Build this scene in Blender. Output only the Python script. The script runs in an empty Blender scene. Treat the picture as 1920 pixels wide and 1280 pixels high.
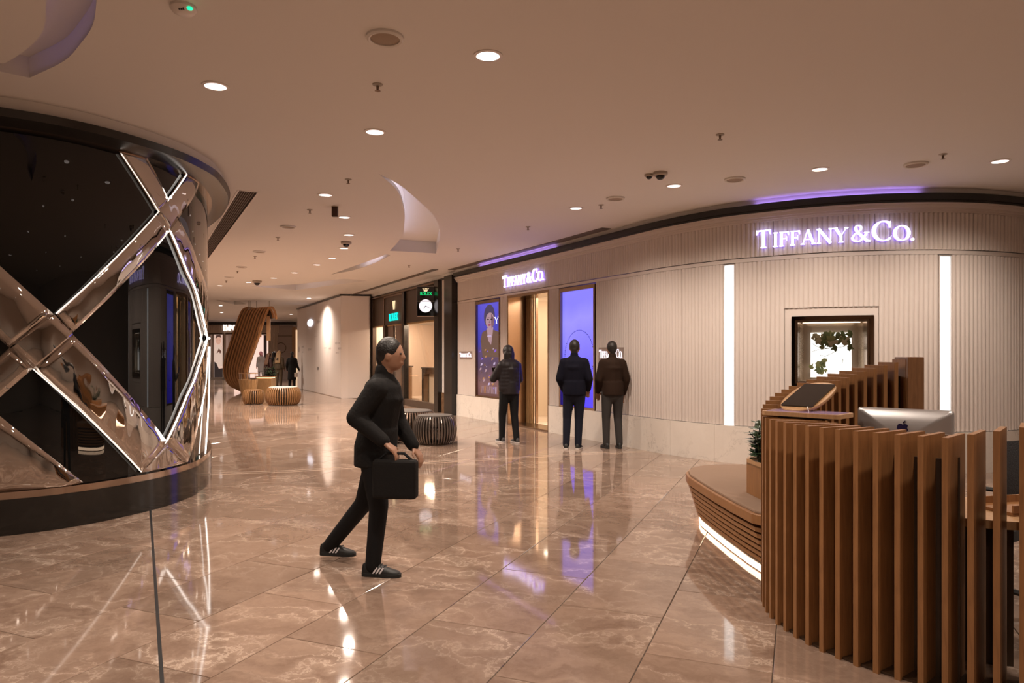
import bpy, bmesh, math, random
from mathutils import Vector, Matrix
random.seed(7)
PI = math.pi
sc = bpy.context.scene
COL = sc.collection

# ------------------------------------------------------------------ camera, world, exposure
F, CX, HY, EYE = 1333.0, 960.0, 665.0, 1.53      # focal length, principal column, horizon row (1920x1280 frame), eye height
CEIL = 3.66
cam_d = bpy.data.cameras.new('camera')
cam_d.sensor_width = 36.0
cam_d.lens = F / 1920 * 36.0
cam_d.shift_y = (HY - 640) / 1920.0
cam_d.clip_start = 0.05; cam_d.clip_end = 200
cam = bpy.data.objects.new('camera', cam_d); COL.objects.link(cam)
cam.location = (0, 0, EYE); cam.rotation_euler = (PI/2, 0, 0)
sc.camera = cam
world = bpy.data.worlds.new('world'); sc.world = world
world.use_nodes = True
world.node_tree.nodes['Background'].inputs[0].default_value = (0.10, 0.075, 0.06, 1)
world.node_tree.nodes['Background'].inputs[1].default_value = 0.3
sc.view_settings.view_transform = 'Standard'
sc.view_settings.look = 'None'
sc.view_settings.gamma = 1.0
sc.view_settings.use_curve_mapping = False
sc.view_settings.exposure = 0.0
LAMP_W = 252.0                                    # watts of one downlight
WARM = (1.0, 0.84, 0.70)
try:
    sc.cycles.max_bounces = 6; sc.cycles.diffuse_bounces = 3; sc.cycles.glossy_bounces = 4
    sc.cycles.transmission_bounces = 4; sc.cycles.sample_clamp_indirect = 4.0
    sc.cycles.adaptive_threshold = 0.025
    sc.cycles.caustics_reflective = False; sc.cycles.caustics_refractive = False
except Exception:
    pass

# ------------------------------------------------------------------ pixel helpers
def ground(px, py, z=0.0):
    Y = (EYE - z) * F / (py - HY); return ((px - CX) / F * Y, Y)
def ceilp(px, py):
    Y = (CEIL - EYE) * F / (HY - py); return ((px - CX) / F * Y, Y)
def zat(py, Y): return EYE + (HY - py) * Y / F

# ------------------------------------------------------------------ materials
MATS = {}
def mat(name, col, rough=0.5, metal=0.0, emit=None, es=0.0, spec=0.5, alpha=None, trans=0.0, coat=0.0):
    if name in MATS: return MATS[name]
    m = bpy.data.materials.new(name); m.use_nodes = True
    b = m.node_tree.nodes['Principled BSDF']
    b.inputs['Base Color'].default_value = (*col, 1)
    b.inputs['Roughness'].default_value = rough
    b.inputs['Metallic'].default_value = metal
    b.inputs['Specular IOR Level'].default_value = spec
    b.inputs['Transmission Weight'].default_value = trans
    b.inputs['Coat Weight'].default_value = coat
    if emit:
        b.inputs['Emission Color'].default_value = (*emit, 1); b.inputs['Emission Strength'].default_value = es
    MATS[name] = m
    if emit and es < 1.3: m.cycles.emission_sampling = 'NONE'
    return m
def nodes(m): return m.node_tree.nodes, m.node_tree.links, m.node_tree.nodes['Principled BSDF']
def ramp(nt, stops):
    r = nt.nodes.new('ShaderNodeValToRGB')
    e = r.color_ramp.elements
    while len(e) < len(stops): e.new(0.5)
    for i, (p, c) in enumerate(stops): e[i].position = p; e[i].color = (*c, 1)
    return r
def wood(name, c1, c2, rough=0.42, scale=(3, 3, 0.35)):
    m = mat(name, c1, rough); N, L, b = nodes(m)
    tc = N.new('ShaderNodeTexCoord'); mp = N.new('ShaderNodeMapping'); mp.inputs['Scale'].default_value = tuple(s*9 for s in scale)
    L.new(tc.outputs['Object'], mp.inputs[0])
    n = N.new('ShaderNodeTexNoise'); n.inputs['Scale'].default_value = 2.2; n.inputs['Detail'].default_value = 6; n.inputs['Distortion'].default_value = 0.6
    L.new(mp.outputs[0], n.inputs['Vector'])
    r = ramp(m.node_tree, [(0.3, c2), (0.7, c1)]); L.new(n.outputs[0], r.inputs[0]); L.new(r.outputs[0], b.inputs['Base Color'])
    return m
def marble(name, base, vein, tint, rough, vs=1.0, tiles=None, veinw=0.05):
    m = mat(name, base, rough); N, L, b = nodes(m)
    g = N.new('ShaderNodeNewGeometry'); mp = N.new('ShaderNodeMapping'); L.new(g.outputs['Position'], mp.inputs[0])
    vec = mp.outputs[0]; rnd = None
    if tiles:                                     # one vein offset and tint for each tile of the laid grid
        ang, w, l = tiles
        mp.inputs['Rotation'].default_value = (0, 0, ang)
        sp = N.new('ShaderNodeSeparateXYZ'); L.new(vec, sp.inputs[0])
        def mth(op, a, bb):
            q = N.new('ShaderNodeMath'); q.operation = op
            for i, v in enumerate((a, bb)):
                if v is None: continue
                if isinstance(v, (int, float)): q.inputs[i].default_value = v
                else: L.new(v, q.inputs[i])
            return q.outputs[0]
        ix = mth('FLOOR', mth('DIVIDE', mth('SUBTRACT', sp.outputs[0], TX0), w), None)
        odd = mth('MULTIPLY', mth('FLOORED_MODULO', ix, 2.0), l*0.5)
        iy = mth('FLOOR', mth('DIVIDE', mth('SUBTRACT', mth('SUBTRACT', sp.outputs[1], odd), TY0), l), None)
        cb = N.new('ShaderNodeCombineXYZ'); L.new(ix, cb.inputs[0]); L.new(iy, cb.inputs[1])
        wn = N.new('ShaderNodeTexWhiteNoise'); wn.noise_dimensions = '3D'; L.new(cb.outputs[0], wn.inputs['Vector'])
        rnd = wn.outputs['Value']
        sc3 = N.new('ShaderNodeVectorMath'); sc3.operation = 'SCALE'; sc3.inputs['Scale'].default_value = 13.0; L.new(wn.outputs['Color'], sc3.inputs[0])
        ad = N.new('ShaderNodeVectorMath'); ad.operation = 'ADD'; L.new(vec, ad.inputs[0]); L.new(sc3.outputs[0], ad.inputs[1]); vec = ad.outputs[0]
    w1 = N.new('ShaderNodeTexNoise'); w1.inputs['Scale'].default_value = 1.6*vs; w1.inputs['Detail'].default_value = 9; w1.inputs['Roughness'].default_value = 0.62; L.new(vec, w1.inputs['Vector'])
    mx = N.new('ShaderNodeVectorMath'); mx.operation = 'MULTIPLY_ADD'; mx.inputs[1].default_value = (1.15/vs,)*3
    L.new(w1.outputs['Color'], mx.inputs[0]); L.new(vec, mx.inputs[2])
    st = N.new('ShaderNodeMapping'); st.inputs['Scale'].default_value = (0.55, 1.5, 1); st.inputs['Rotation'].default_value = (0, 0, 0.5); L.new(mx.outputs[0], st.inputs[0])
    vo = N.new('ShaderNodeTexVoronoi'); vo.feature = 'DISTANCE_TO_EDGE'; vo.inputs['Scale'].default_value = 2.4*vs; L.new(st.outputs[0], vo.inputs['Vector'])
    rv = ramp(m.node_tree, [(0.0, (0.8,)*3), (veinw*0.55, (0.2,)*3), (veinw*3, (0,)*3)]); L.new(vo.outputs['Distance'], rv.inputs[0])
    nb = N.new('ShaderNodeTexNoise'); nb.inputs['Scale'].default_value = 4.2*vs; nb.inputs['Detail'].default_value = 9; nb.inputs['Roughness'].default_value = 0.65
    L.new(st.outputs[0], nb.inputs['Vector'])
    rb = ramp(m.node_tree, [(0.3, tint), (0.7, base)]); L.new(nb.outputs[0], rb.inputs[0])
    n3 = N.new('ShaderNodeTexNoise'); n3.inputs['Scale'].default_value = 1.1*vs; n3.inputs['Detail'].default_value = 3; L.new(vec, n3.inputs['Vector'])
    msk = ramp(m.node_tree, [(0.38, (0.1,)*3), (0.62, (1,)*3)]); L.new(n3.outputs[0], msk.inputs[0])
    mm = N.new('ShaderNodeMath'); mm.operation = 'MULTIPLY'; L.new(rv.outputs[0], mm.inputs[0]); L.new(msk.outputs[0], mm.inputs[1])
    mi = N.new('ShaderNodeMix'); mi.data_type = 'RGBA'; L.new(mm.outputs[0], mi.inputs[0]); L.new(rb.outputs[0], mi.inputs[6]); mi.inputs[7].default_value = (*vein, 1)
    out = mi.outputs[2]
    if rnd is not None:
        hv = N.new('ShaderNodeHueSaturation'); mr = N.new('ShaderNodeMapRange'); mr.inputs[3].default_value = 0.84; mr.inputs[4].default_value = 1.14
        L.new(rnd, mr.inputs[0]); L.new(mr.outputs[0], hv.inputs['Value']); L.new(out, hv.inputs['Color']); out = hv.outputs[0]
    L.new(out, b.inputs['Base Color'])
    return m

TANG = math.radians(22.0)                        # the floor's joints run 22 degrees off the view
TW, TL = 0.617, 1.05
# tile axes: u across (cos,-sin), v along (sin,cos)
_u0 = -0.105*math.cos(TANG) - 3.35*math.sin(TANG)
TX0 = _u0; TY0 = 1.277*math.sin(TANG) + 5.11*math.cos(TANG)
M_floor = marble('marble_floor', (0.300, 0.208, 0.158), (0.56, 0.44, 0.355), (0.180, 0.116, 0.085), 0.055, 1.0, (TANG, TW, TL))
M_floor.node_tree.nodes['Principled BSDF'].inputs['Specular IOR Level'].default_value = 0.78
M_marble = marble('white_marble', (0.72, 0.66, 0.60), (0.36, 0.32, 0.29), (0.78, 0.72, 0.66), 0.15, 0.7, None, 0.012)
M_brownmarble = marble('brown_marble', (0.20, 0.11, 0.06), (0.42, 0.28, 0.17), (0.10, 0.055, 0.03), 0.15, 2.0)
M_grout = mat('grout', (0.05, 0.035, 0.025), 0.8)
M_ceil = mat('ceiling_paint', (0.80, 0.765, 0.73), 0.75, spec=0.2)
M_wallpaint = mat('beige_paint', (0.60, 0.53, 0.47), 0.7)
M_flute = mat('ivory_lacquer', (0.66, 0.59, 0.55), 0.28)
M_trimblk = mat('black_trim', (0.014, 0.012, 0.011), 0.22)
M_blkgloss = mat('black_gloss', (0.006, 0.006, 0.006), 0.05, spec=0.6)
M_blackglass = mat('black_glass', (0.004, 0.004, 0.004), 0.012, spec=0.55)
M_plinth = mat('black_plinth', (0.012, 0.011, 0.010), 0.12, spec=0.6)
M_chrome = mat('mirror_steel', (0.60, 0.555, 0.525), 0.035, 1.0)
def bump(m, scale, strength, dist=0.02, stretch=(1, 1, 1)):
    N, L, b = nodes(m)
    g = N.new('ShaderNodeNewGeometry'); mp = N.new('ShaderNodeMapping'); mp.inputs['Scale'].default_value = stretch; L.new(g.outputs['Position'], mp.inputs[0])
    n = N.new('ShaderNodeTexNoise'); n.inputs['Scale'].default_value = scale; n.inputs['Detail'].default_value = 1.5; L.new(mp.outputs[0], n.inputs['Vector'])
    bp = N.new('ShaderNodeBump'); bp.inputs['Strength'].default_value = strength; bp.inputs['Distance'].default_value = dist
    L.new(n.outputs[0], bp.inputs['Height']); L.new(bp.outputs[0], b.inputs['Normal'])
    return m
bump(M_chrome, 3.4, 0.8, 0.05, (1, 1, 0.42))
M_bronze = mat('bronze_metal', (0.30, 0.215, 0.155), 0.25, 1.0)
M_darkbronze = mat('dark_bronze', (0.085, 0.058, 0.042), 0.38, 0.35)
M_gold = mat('gold', (0.72, 0.50, 0.22), 0.25, 1.0)
M_wood = wood('oak_slat', (0.33, 0.155, 0.058), (0.23, 0.104, 0.039))
M_woodlight = wood('light_oak', (0.50, 0.30, 0.155), (0.40, 0.225, 0.11))
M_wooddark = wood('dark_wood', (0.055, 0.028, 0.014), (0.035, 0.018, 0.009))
M_goldwood = wood('golden_veneer', (0.50, 0.30, 0.14), (0.36, 0.20, 0.085), 0.3)
M_suede = bump(mat('suede', (0.27, 0.185, 0.135), 0.95, spec=0.1), 9, 0.3, 0.02)
M_white = mat('white_paint', (0.80, 0.74, 0.70), 0.45)
M_hoard = mat('hoarding_white', (0.78, 0.70, 0.66), 0.35)
M_led = mat('white_led', (1, 1, 1), 0.4, emit=(1.0, 0.93, 0.86), es=3.2)
M_ledsoft = mat('soft_led', (1, 1, 1), 0.4, emit=(1.0, 0.86, 0.74), es=1.2)
M_ledcool = mat('cool_led', (1, 1, 1), 0.4, emit=(0.76, 0.92, 1.0), es=1.05)
M_ledwarm = mat('warm_led', (1, 1, 1), 0.4, emit=(1.0, 0.66, 0.42), es=7.0)
M_sign = mat('sign_white', (1, 1, 1), 0.4, emit=(0.90, 0.86, 1.0), es=1.6)
M_halo = mat('sign_violet', (0.3, 0.2, 0.8), 0.4, emit=(0.34, 0.20, 1.0), es=1.4)
M_violet = mat('violet_led', (0.3, 0.2, 0.8), 0.4, emit=(0.42, 0.26, 1.0), es=8.0)
M_lamp = mat('lamp_lens', (1, 1, 1), 0.4, emit=(1.0, 0.90, 0.84), es=9.0)
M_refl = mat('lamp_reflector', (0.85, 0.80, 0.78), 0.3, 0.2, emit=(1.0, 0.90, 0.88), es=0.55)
M_cove = mat('cove_led', (1, 1, 1), 0.4, emit=(0.86, 0.80, 1.0), es=15.0)
M_green = mat('green_led', (0, 1, 0.5), 0.4, emit=(0.02, 1.0, 0.45), es=1.2)
M_teal = mat('teal_letters', (0.0, 0.5, 0.5), 0.4, emit=(0.0, 0.62, 0.55), es=1.4)
M_greenl = mat('green_letters', (0.0, 0.5, 0.2), 0.4, emit=(0.0, 0.75, 0.22), es=1.3)
M_greyplastic = mat('grey_plastic', (0.42, 0.36, 0.30), 0.5)
M_black = mat('black_plastic', (0.012, 0.012, 0.013), 0.4)
M_brownbox = mat('brown_plastic', (0.05, 0.018, 0.010), 0.4)
M_steel = mat('brushed_steel', (0.42, 0.38, 0.35), 0.3, 1.0)
M_alu = mat('silver_aluminium', (0.62, 0.62, 0.64), 0.33, 0.85)
M_grille = mat('grille_brown', (0.16, 0.12, 0.095), 0.5, 0.3)
M_lavrefl = mat('painted_violet_reflection', (0.40, 0.30, 0.52), 0.12)  # violet light reflected on the tablet board, put in as colour
for _m in (M_lamp, M_refl): _m.cycles.emission_sampling = 'NONE'
def glassmat(name, tint, f=0.12):
    m = bpy.data.materials.new(name); m.use_nodes = True; N = m.node_tree.nodes; L = m.node_tree.links
    N.clear(); o = N.new('ShaderNodeOutputMaterial'); t = N.new('ShaderNodeBsdfTransparent'); t.inputs[0].default_value = (*tint, 1)
    g = N.new('ShaderNodeBsdfGlossy'); g.inputs['Roughness'].default_value = 0.01; g.inputs[0].default_value = (1, 1, 1, 1)
    fr = N.new('ShaderNodeFresnel'); fr.inputs['IOR'].default_value = 1.4; ge = N.new('ShaderNodeNewGeometry'); iv = N.new('ShaderNodeMath'); iv.operation = 'SUBTRACT'; iv.inputs[0].default_value = 1.0; L.new(ge.outputs['Backfacing'], iv.inputs[1]); lw = N.new('ShaderNodeMath'); lw.operation = 'MULTIPLY'; L.new(fr.outputs[0], lw.inputs[0]); L.new(iv.outputs[0], lw.inputs[1])
    mx = N.new('ShaderNodeMixShader'); L.new(lw.outputs[0], mx.inputs[0]); L.new(t.outputs[0], mx.inputs[1]); L.new(g.outputs[0], mx.inputs[2]); L.new(mx.outputs[0], o.inputs[0])
    return m
M_glass = glassmat('clear_glass', (0.93, 0.92, 0.90))

# ------------------------------------------------------------------ mesh helpers
class MB:
    def __init__(s): s.v = []; s.f = []; s.mi = []; s.cur = 0
    def add(s, vs, fs):
        o = len(s.v); s.v += [tuple(v) for v in vs]
        for f in fs: s.f.append(tuple(i + o for i in f)); s.mi.append(s.cur)
        return s
    def box(s, c, d, rz=0.0):
        x, y, z = (k/2 for k in d); cs, sn = math.cos(rz), math.sin(rz); P = []
        for sx, sy, sz in ((-1,-1,-1),(1,-1,-1),(1,1,-1),(-1,1,-1),(-1,-1,1),(1,-1,1),(1,1,1),(-1,1,1)):
            a, b = sx*x, sy*y; P.append((c[0]+a*cs-b*sn, c[1]+a*sn+b*cs, c[2]+sz*z))
        return s.add(P, [(3,2,1,0),(4,5,6,7),(0,1,5,4),(1,2,6,5),(2,3,7,6),(3,0,4,7)])
    def prism(s, poly, z0, z1):
        n = len(poly)
        a = sum(poly[i][0]*poly[(i+1)%n][1]-poly[(i+1)%n][0]*poly[i][1] for i in range(n))
        if a < 0: poly = poly[::-1]
        P = [(x, y, z0) for x, y in poly] + [(x, y, z1) for x, y in poly]
        return s.add(P, [tuple(range(n-1,-1,-1)), tuple(range(n,2*n))] + [(i,(i+1)%n,n+(i+1)%n,n+i) for i in range(n)])
    def lathe(s, prof, c=(0,0,0), n=24, cap=True):
        P = []; k = len(prof)
        for r, z in prof:
            for i in range(n):
                a = 2*PI*i/n; P.append((c[0]+r*math.cos(a), c[1]+r*math.sin(a), c[2]+z))
        fs = [(j*n+i, j*n+(i+1)%n, (j+1)*n+(i+1)%n, (j+1)*n+i) for j in range(k-1) for i in range(n)]
        if cap: fs += [tuple(range(n-1,-1,-1)), tuple(range((k-1)*n, k*n))]
        return s.add(P, fs)
    def tube(s, pts, r, n=8, radii=None):
        pts = [Vector(p) for p in pts]; P = []; m = len(pts)
        for i, p in enumerate(pts):
            t = (pts[min(i+1,m-1)] - pts[max(i-1,0)]).normalized()
            up = Vector((0,0,1)) if abs(t.z) < 0.92 else Vector((1,0,0))
            a = t.cross(up).normalized(); b = a.cross(t)
            rr = radii[i] if radii else r
            for k in range(n):
                q = 2*PI*k/n; P.append(p + a*(rr*math.cos(q)) + b*(rr*math.sin(q)))
        fs = [(j*n+i, j*n+(i+1)%n, (j+1)*n+(i+1)%n, (j+1)*n+i) for j in range(m-1) for i in range(n)]
        fs += [tuple(range(n-1,-1,-1)), tuple(range((m-1)*n, m*n))]
        return s.add(P, fs)
    def ball(s, c, r, n=12, k=8):
        r = (r, r, r) if isinstance(r, (int, float)) else r
        P = [(c[0], c[1], c[2]-r[2])]
        for j in range(1, k):
            t = -PI/2 + PI*j/k
            for i in range(n): P.append((c[0]+r[0]*math.cos(t)*math.cos(2*PI*i/n), c[1]+r[1]*math.cos(t)*math.sin(2*PI*i/n), c[2]+r[2]*math.sin(t)))
        P.append((c[0], c[1], c[2]+r[2])); T = len(P)-1
        fs = [(0, 1+(i+1)%n, 1+i) for i in range(n)] + [(T, 1+(k-2)*n+i, 1+(k-2)*n+(i+1)%n) for i in range(n)]
        fs += [(1+j*n+i, 1+j*n+(i+1)%n, 1+(j+1)*n+(i+1)%n, 1+(j+1)*n+i) for j in range(k-2) for i in range(n)]
        return s.add(P, fs)
    def mesh(s, name, m, smooth=False):
        me = bpy.data.meshes.new(name); me.from_pydata(s.v, [], s.f)
        for mm in (m if isinstance(m, (list, tuple)) else [m]): me.materials.append(mm)
        if any(s.mi): me.polygons.foreach_set('material_index', s.mi)
        if smooth:
            me.polygons.foreach_set('use_smooth', [True]*len(me.polygons))
            if smooth != 'all':
                try: me.set_sharp_from_angle(angle=math.radians(40))
                except Exception: pass
        me.update(); return me
    def build(s, name, m, parent=None, smooth=False):
        return link(name, s.mesh(name, m, smooth), parent)
def link(name, me, parent=None):
    o = bpy.data.objects.new(name, me); COL.objects.link(o)
    if parent is not None: o.parent = parent
    return o
def tag(o, label=None, cat=None, group=None, kind=None):
    if label: o['label'] = label
    if cat: o['category'] = cat
    if group: o['group'] = group
    if kind: o['kind'] = kind
    return o
def empty(name, loc=(0,0,0), rz=0.0, label=None, cat=None, group=None, kind=None):
    o = bpy.data.objects.new(name, None); COL.objects.link(o); o.location = loc; o.rotation_euler = (0,0,rz)
    o.empty_display_size = 0.1
    return tag(o, label, cat, group, kind)
def copy_tree(o, parent=None):
    c = o.copy(); COL.objects.link(c); c.parent = parent
    for ch in list(o.children): copy_tree(ch, c)
    return c
def bevel(me, w, seg=2):
    bm = bmesh.new(); bm.from_mesh(me)
    bmesh.ops.bevel(bm, geom=bm.edges[:], offset=w, segments=seg, affect='EDGES', profile=0.6)
    bm.to_mesh(me); bm.free(); return me

class Path:
    """plan curve of a facade; s runs along it, offset is out towards the hall"""
    def __init__(s, pts, straight=False):
        D = []
        if straight: D = [Vector(p) for p in pts]
        else:
            p = [Vector(q) for q in pts]; p = [2*p[0]-p[1]] + p + [2*p[-1]-p[-2]]
            for i in range(1, len(p)-2):
                n = 24
                for k in range(n):
                    t = k/n; a, b, c, d = p[i-1], p[i], p[i+1], p[i+2]
                    D.append(0.5*((2*b) + (c-a)*t + (2*a-5*b+4*c-d)*t*t + (3*b-a-3*c+d)*t**3))
            D.append(p[-2])
        s.P = D; s.S = [0.0]
        for a, b in zip(D, D[1:]): s.S.append(s.S[-1] + (b-a).length)
        s.L = s.S[-1]
    def at(s, u):
        S = s.S
        if u <= 0: i = 0
        elif u >= s.L: i = len(S)-2
        else:
            lo, hi = 0, len(S)-1
            while hi-lo > 1:
                m = (lo+hi)//2
                if S[m] <= u: lo = m
                else: hi = m
            i = lo
        a, b = s.P[i], s.P[i+1]; t = (u-S[i])/(S[i+1]-S[i])
        p = a.lerp(b, t)
        # smooth tangent
        def tan(j):
            j = max(0, min(len(s.P)-1, j)); q = s.P[min(j+1,len(s.P)-1)]-s.P[max(j-1,0)]; return q.normalized()
        d = tan(i).lerp(tan(i+1), min(max(t,0),1)).normalized() if len(s.P) > 2 else (b-a).normalized()
        return p, Vector((d.y, -d.x)), d
    def pt(s, u, off, z):
        p, n, d = s.at(u); return (p.x+n.x*off, p.y+n.y*off, z)
    def px(s, px, last=False):
        k = (px-CX)/F; best = None
        g = [q.x - k*q.y for q in s.P]
        for i in range(len(g)-1):
            if g[i] <= 0 <= g[i+1] or (g[i+1]-g[i] > 0 and i == 0 and g[0] > 0):
                t = -g[i]/(g[i+1]-g[i]); best = s.S[i] + t*(s.S[i+1]-s.S[i])
                return best
        return best if best is not None else (0.0 if g[0] > 0 else s.S[g.index(max(g))])
    def sz(s, px, py):
        u = s.px(px); p, n, d = s.at(u); return u, zat(py, p.y)
    def sbox(s, mb, s0, s1, o0, o1, z0, z1, step=0.15):
        n = max(1, int(math.ceil(abs(s1-s0)/step))) if len(s.P) > 2 else 1
        P = []
        for i in range(n+1):
            u = s0+(s1-s0)*i/n
            for o, z in ((o0,z0),(o1,z0),(o1,z1),(o0,z1)): P.append(s.pt(u, o, z))
        fs = []
        for i in range(n):
            for k in range(4): fs.append((4*i+k, 4*i+(k+1)%4, 4*(i+1)+(k+1)%4, 4*(i+1)+k))
        fs += [(3,2,1,0), tuple(4*n+k for k in range(4))]
        mb.add(P, fs); return mb
    def patch(s, mb, A, B, n=14, m=3, off=0.03, th=0.02, bulge=0.0):
        """quad strip between polylines A and B of (s,z), as a raised plate"""
        def sample(Q, t):
            L = [0]
            for a, b in zip(Q, Q[1:]): L.append(L[-1]+math.hypot(b[0]-a[0], b[1]-a[1]))
            d = t*L[-1]
            for i in range(len(Q)-1):
                if d <= L[i+1]+1e-9:
                    k = (d-L[i])/max(L[i+1]-L[i],1e-9); return (Q[i][0]+(Q[i+1][0]-Q[i][0])*k, Q[i][1]+(Q[i+1][1]-Q[i][1])*k)
            return Q[-1]
        P = []
        for i in range(n+1):
            a, b = sample(A, i/n), sample(B, i/n)
            for j in range(m+1):
                t = j/m; u = a[0]+(b[0]-a[0])*t; z = a[1]+(b[1]-a[1])*t
                P.append(s.pt(u, off+bulge*math.sin(PI*t), z))
        fs = [(i*(m+1)+j, i*(m+1)+j+1, (i+1)*(m+1)+j+1, (i+1)*(m+1)+j) for i in range(n) for j in range(m)]
        o = len(P)                                # back rim gives the plate a thickness
        rim = [i*(m+1) for i in range(n+1)] + [n*(m+1)+j for j in range(1, m+1)] + [i*(m+1)+m for i in range(n-1,-1,-1)] + [j for j in range(m-1,0,-1)]
        for r in rim:
            i, j = divmod(r, m+1); a, b = sample(A, i/n), sample(B, i/n); t = j/m
            P.append(s.pt(a[0]+(b[0]-a[0])*t, off-th, a[1]+(b[1]-a[1])*t))
        R = len(rim)
        fs += [(rim[k], rim[(k+1)%R], o+(k+1)%R, o+k) for k in range(R)]
        mb.add(P, fs); return mb

def fix_normals(o):
    bm = bmesh.new(); bm.from_mesh(o.data); bmesh.ops.recalc_face_normals(bm, faces=bm.faces[:]); bm.to_mesh(o.data); bm.free(); return o
def evaluated(o):
    dg = bpy.context.evaluated_depsgraph_get(); dg.update()
    return bpy.data.meshes.new_from_object(o.evaluated_get(dg))

# ------------------------------------------------------------------ lettering (a broad-pen serif and a plain sans)
def pen(pts, thick, thin, k=None):
    """polyline -> quads; width follows the stroke direction like a broad pen"""
    out = []; W = []
    n = len(pts)
    for i in range(n):
        a = pts[max(i-1,0)]; b = pts[min(i+1,n-1)]
        dx, dy = b[0]-a[0], b[1]-a[1]; l = math.hypot(dx, dy) or 1
        nx, ny = -dy/l, dx/l
        w = (k if k else thin + (thick-thin)*abs(dy/l)**1.5)/2
        W.append(((pts[i][0]+nx*w, pts[i][1]+ny*w), (pts[i][0]-nx*w, pts[i][1]-ny*w)))
    for i in range(n-1): out.append([W[i][0], W[i][1], W[i+1][1], W[i+1][0]])
    return out
def arc(cx, cy, rx, ry, a0, a1, n=20): return [(cx+rx*math.cos(math.radians(a0+(a1-a0)*i/n)), cy+ry*math.sin(math.radians(a0+(a1-a0)*i/n))) for i in range(n+1)]
TK, TN = 0.15, 0.05
def rect(x0, y0, x1, y1): return [[(x0,y0),(x1,y0),(x1,y1),(x0,y1)]]
def serif(x, y, w=0.15, up=1): return [[(x-w,y),(x+w,y),(x+w,y+up*0.035),(x+0.075,y+up*0.085),(x-0.075,y+up*0.085),(x-w,y+up*0.035)]]
def glyph(ch):
    V = lambda x, y0=0, y1=1, k=TK: pen([(x,y0),(x,y1)], TK, TN, k)
    H = lambda x0, x1, y, k=TN: pen([(x0,y),(x1,y)], TK, TN, k)
    if ch == 'T': return 0.86, V(0.4)+serif(0.4,0)+H(0.02,0.78,0.965,0.07)+[[(0.02,1),(0.02,0.74),(0.06,0.74),(0.14,0.95)],[(0.78,1),(0.78,0.74),(0.74,0.74),(0.66,0.95)]]
    if ch == 'I': return 0.42, V(0.2)+serif(0.2,0)+serif(0.2,1,0.15,-1)
    if ch in 'FE':
        g = V(0.18)+serif(0.18,0)+serif(0.18,1,0.13,-1)+H(0.18,0.62,0.965,0.07)+H(0.18,0.5,0.52,0.06)+[[(0.64,1),(0.64,0.74),(0.60,0.74),(0.52,0.94)],[(0.52,0.66),(0.52,0.38),(0.485,0.38),(0.46,0.52),(0.485,0.66)]]
        if ch == 'E': return 0.76, g+H(0.18,0.66,0.035,0.07)+[[(0.69,0),(0.72,0.27),(0.68,0.27),(0.57,0.06)]]
        return 0.68, g
    if ch == 'L': return 0.72, V(0.18)+serif(0.18,0)+serif(0.18,1,0.13,-1)+H(0.18,0.62,0.035,0.07)+[[(0.66,0),(0.69,0.28),(0.65,0.28),(0.54,0.06)]]
    if ch == 'A': return 0.92, pen([(0.12,0),(0.43,1.0)],TK,TN,0.06)+pen([(0.43,1.0),(0.77,0)],TK,TN,0.17)+H(0.22,0.64,0.34,0.055)+serif(0.12,0,0.12)+serif(0.77,0,0.14)
    if ch == 'N': return 1.0, V(0.16,0,1,0.06)+V(0.84,0,1,0.06)+pen([(0.14,1),(0.84,0.0)],TK,TN,0.18)+serif(0.16,0,0.12)+serif(0.12,1,0.11,-1)+serif(0.84,1,0.12,-1)
    if ch == 'Y': return 0.88, V(0.44,0,0.45)+serif(0.44,0)+pen([(0.12,1),(0.44,0.42)],TK,TN,0.16)+pen([(0.76,1),(0.44,0.42)],TK,TN,0.06)+serif(0.12,1,0.14,-1)+serif(0.76,1,0.12,-1)
    if ch == 'C': return 0.95, pen(arc(0.5,0.5,0.43,0.48,48,312,28),0.17,0.055)+[[(0.80,1.0),(0.80,0.66),(0.755,0.66),(0.70,0.86)],[(0.82,0.2),(0.86,0.26),(0.70,0.03),(0.68,0.08)]]
    if ch == 'O': return 1.0, pen(arc(0.48,0.5,0.42,0.48,0,360,36),0.17,0.055)
    if ch == '.': return 0.3, [arc(0.12,0.08,0.09,0.09,0,330,11)]
    if ch == '&': return 1.1, pen([(0.92,0.02),(0.72,0.22),(0.45,0.52),(0.30,0.72)],TK,TN,0.13)+pen([(0.30,0.72)]+arc(0.44,0.80,0.15,0.17,170,0,10)+[(0.57,0.70),(0.42,0.56),(0.24,0.44),(0.14,0.26)]+arc(0.40,0.25,0.27,0.23,180,300,10)+[(0.66,0.16),(0.80,0.36),(0.86,0.52)],0.12,0.055)+H(0.74,1.0,0.54,0.05)+serif(0.95,0,0.12)
    if ch == 'R': return 0.88, V(0.18)+serif(0.18,0)+serif(0.16,1,0.11,-1)+pen([(0.18,0.965)]+arc(0.40,0.74,0.22,0.225,90,-90,12)+[(0.18,0.50)],0.15,0.06)+pen([(0.38,0.5),(0.76,0.0)],TK,TN,0.15)+serif(0.78,0,0.1)
    if ch == 'X': return 0.9, pen([(0.14,1),(0.74,0)],TK,TN,0.17)+pen([(0.72,1),(0.14,0)],TK,TN,0.06)+serif(0.14,0,0.12)+serif(0.74,0,0.14)+serif(0.14,1,0.14,-1)+serif(0.72,1,0.12,-1)
    if ch == 'm':                                  # bold sans M, P, O for the far shop
        return 1.05, V(0.14,0,1,.2)+V(0.88,0,1,.2)+pen([(0.14,1),(0.51,0.1)],TK,TN,.2)+pen([(0.88,1),(0.51,0.1)],TK,TN,.2)
    if ch == 'e': return 0.72, V(0.14,0,1,.2)+H(0.1,0.62,0.9,.2)+H(0.1,0.56,0.5,.18)+H(0.1,0.62,0.1,.2)
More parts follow.
